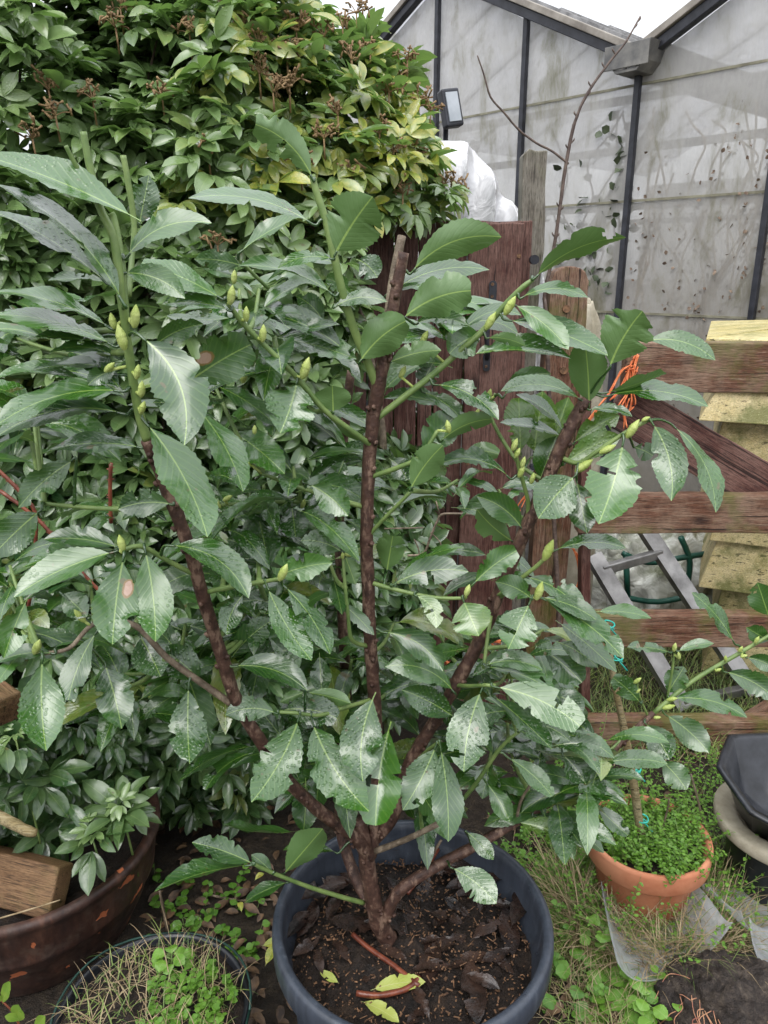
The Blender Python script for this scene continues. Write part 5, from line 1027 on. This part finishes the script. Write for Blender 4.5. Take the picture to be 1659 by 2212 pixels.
weeds('pot_cress', 'bright small leaved weeds on the green rimmed pot', rnd_disk(GC+Vector((.055, .01, 0)), .08, .252, .01), 75, .012, .035, .010, 14, nlv=(6, 12), wr=.48, tintr=(.2, 1.))
weeds('ground_cress', 'sprinkling of small weeds on the soil behind the green rimmed pot', rnd_poly(330, 560, 1900, 2080), 36, .02, .06, .018, 15, nlv=(4, 8), wr=.5, tintr=(0, .6))
weeds('corner_weeds', 'fresh green weeds in front of the soil clump', band(1290, 2150, 1420, 2190, 30, 30), 40, .03, .07, .028, 16, nlv=(5, 9), wr=.5, tintr=(.3, 1.))
def ring(c, r0, r1, a0, a1, z=0.):
    def gen(rg, k):
        a = rg.uniform(a0, a1, k); q = rg.uniform(r0, r1, k); return np.stack([c.x+q*np.cos(a), c.y+q*np.sin(a), np.full(k, z)], 1)
    return gen
blades('pot_thatch', 'tangled bleached straw standing against the terracotta pot', 'grass', M_STRAW, ring(TC, .14, .21, 3.0, 6.3), 1000, .10, .24, .0015, .7, 22)
blades('pot_edge_grass', 'green grass leaning over the terracotta pot front', 'grass', M_GRASS, ring(TC, .14, .20, 2.6, 6.6), 500, .08, .22, .0013, .7, 23)
weeds('pot_edge_weeds', 'leggy chickweed climbing round the outside of the terracotta pot', ring(TC, .13, .19, 2.2, 6.9), 120, .10, .24, .010, 24, spread=.35, tintr=(.2, 1.))
# broad lobed nettles and ground ivy as single plants
def herb(u, v, z, lab, n, L, seed, h=.05, cat='weed', tint=.6, mat=M_WEED, wr=.45, name='broadleaf_weed'):
    p = G(u, v, z); t = thing(name, lab, cat, p); rr = random.Random(seed); st = MB(); lf = MB()
    for i in range(n):
        a = i*2.4+rr.uniform(-.3, .3); f = .3+.7*i/n; c = p+Vector((rr.uniform(-.01, .01), rr.uniform(-.01, .01), h*f)); d = Vector((math.cos(a), math.sin(a)*.8-.2, rr.uniform(0, .5))).normalized(); B = c+d*L*.35; T = B+d*L*rr.uniform(.7, 1.1)+Vector((0, 0, -.01))
        st.tube([p, c, B], .0009, 5); nn = Vector((0, -.3, 1)); leaf(lf, B, T, L*wr*2*rr.uniform(.8, 1), (nn-d*nn.dot(d)).normalized(), Vector((0, 0, .004)), .2, rr.randrange(999), 1, 14, 2, (tint+rr.uniform(-.2, .2), 0, 0), 0, .05, .2)
    st.build('stem', M_GREENSTEM, t); lf.build('foliage', mat, t)
herb(1290, 2060, .03, 'nettle like weed with toothed leaves right of the laurel pot', 8, .035, 1, .07)
herb(1250, 2120, .02, 'lobed ground weed close to the laurel pot rim at its lower right', 7, .04, 2, .03, tint=.4)
herb(1390, 2195, .02, 'bright yellow green weed at the bottom edge before the soil clump', 8, .035, 3, .05, tint=1.)
herb(1225, 2190, .0, 'dull broad leaved weed low between pot and grass, bottom', 6, .04, 4, .03, tint=.2)
herb(400, 2010, .0, 'round leaved seedling on the soil behind the green rimmed pot', 6, .028, 5, .03, tint=.5, wr=.5)
herb(372, 2085, .27, 'leafy lettuce green weed rooted in the green rimmed pot', 10, .03, 6, .02, tint=.9, wr=.4)
# pale shrub tips in the bottom left corner
t = thing('pale_seedling', 'pale green seedling with red stems in the bottom left corner', 'seedling', W(45, 2240, .75))
mb = MB(); mb.tube([W(60, 2260, .75), W(30, 2190, .75), W(-5, 2155, .75)], [.0016, .0014, .001], 6); mb.tube([W(45, 2215, .75), W(70, 2235, .75)], .001, 5); mb.build('stem', M_REDTWIG, t)
for i, (bu, bv, tu, tv, wd) in enumerate([(5, 2170, 22, 2120, 24), (42, 2208, 40, 2170, 34), (48, 2205, 10, 2195, 18), (75, 2230, 98, 2195, 26), (5, 2165, -20, 2150, 20)]):
    mb = MB(); B, T = W(bu, bv, .75), W(tu, tv, .74); leaf(mb, B, T, wd*mpp(bv, .75), Vector((0, -.75, .65)), Vector((0, 0, .002)), .2, i, 0, 14, 3, (1., .25, 0)); mb.build('leaf', M_WEED, t)
# choisya seedling in the bowl: large wet leaflets
def seedling(u, v, Y, sz, lab, seed, npt=7, tint=.3):
    c = W(u, v, Y); t = thing('choisya_shoot', lab, 'shrub', Vector((c.x+.01, c.y+.02, .19))); rg = np.random.default_rng(seed); bt = Batch()
    choisya_whorls(bt, [np.array(c)], [np.array((.05, -.35, .93))], [sz], [npt], lambda q: np.array([tint, 0, 0]), rg)
    choisya_whorls(bt, [np.array(c)+np.array((0, 0, .016))], [np.array((0, -.3, .95))], [sz*.45], [5], lambda q: np.array([.9, 0, 0]), rg)
    bt.build('foliage', M_CHOIS, t); mb = MB(); mb.tube([(c.x+.01, c.y+.02, .19), c], [.003, .002], 6, sm=1); mb.build('stem', M_GREENSTEM, t)
seedling(262, 1745, 1.34, .075, 'glossy fingered shoot leaning over the glazed bowl, nearest the laurel', 5, 9)
seedling(198, 1805, 1.30, .075, 'glossy dark drooping shoot hanging over the rim of the glazed bowl', 9, 5, .15)
seedling(35, 1600, 1.33, .068, 'dark fingered shoot at the left edge below the square timber end', 12, 6, .1)
# fallen litter on the ground: scattered leaves and sticks
mb = MB(); rr = random.Random(44)
for i in range(420):
    u, v = (rr.uniform(330, 640), rr.uniform(1680, 2230)) if i < 200 else (rr.uniform(1040, 1659), rr.uniform(1600, 2230)); p = G(u, v, .012); a = rr.uniform(0, 6.28); L = rr.uniform(.015, .05); d = Vector((math.cos(a), math.sin(a), rr.uniform(-.2, .3)))*L
    leaf(mb, p, p+d, L*.45, Vector((rr.uniform(-.4, .4), rr.uniform(-.4, .2), 1)).normalized(), Vector((0, 0, .003)), .4, i, 0, 8, 1, (rr.random(), 0, 0))
tag(mb.build('leaf_litter', mottled('litter', (.03, .018, .012), (.17, .10, .05), 30, .6)), 'brown rotting leaf litter scattered over the soil', 'leaf litter', None, 'stuff')
for i, (u, v, a, L, lb) in enumerate([(585, 2065, 1.2, .05, 'yellow olive fallen leaf on soil touching the green rimmed pot, lower one'), (590, 2040, .1, .05, 'yellow olive fallen leaf on soil beside the green rimmed pot, upper one'), (560, 1895, .8, .03, 'small lime yellow fallen leaf on dark soil left of the laurel pot'), (520, 1960, 1.9, .03, 'tiny greenish fallen leaf on dark soil left of the laurel pot'), (580, 1750, .4, .035, 'brownish yellow fallen leaf on the soil behind the laurel pot'), (395, 1790, 1.4, .04, 'yellow green fallen leaf on dark soil right of the glazed bowl')]):
    p = G(u, v, .03); d = Vector((math.cos(a), math.sin(a), .1))*L; mb = MB(); leaf(mb, p-d/2, p+d/2, L*.45, Vector((0, -.2, 1)).normalized(), Vector((0, 0, .004)), .4, i, 0, 16, 3, (.3, 1., 0)); tag(mb.build('fallen_leaf', M_YLEAF if i < 4 else M_CHIP), lb, 'leaf')
for i, (pts, lb) in enumerate([([(1308, 1945), (1230, 1840), (1115, 1770)], 'a'), ([(1370, 1950), (1410, 1860), (1440, 1755), (1445, 1725)], 'tall dry stalk leaning right in front of the terracotta pot'), ([(1532, 1860), (1515, 1760), (1492, 1672)], 'pale broken stick standing at the right rim of the terracotta pot'), ([(1275, 1800), (1330, 1880), (1365, 1930)], 'dry stick lying slanted against the front of the terracotta pot'), ([(362, 2010), (352, 1960), (345, 1925)], 'short dry stick upright between glazed bowl and green rimmed pot'), ([(440, 1930), (520, 1945), (600, 1942)], 'thin brown stick lying on the soil left of the laurel pot')]):
    if lb == 'a': continue
    mb = MB(); z0 = [0, .0, .1, .05, .1, .02][i]; Y = Yz(pts[0][1], z0); mb.tube([W(u, v, Y-.005*k) for k, (u, v) in enumerate(pts)], [.0035, .003, .0025, .002][:len(pts)], 7, wob=.3); tag(mb.build('dry_stick', M_BARKG), lb, 'stick')
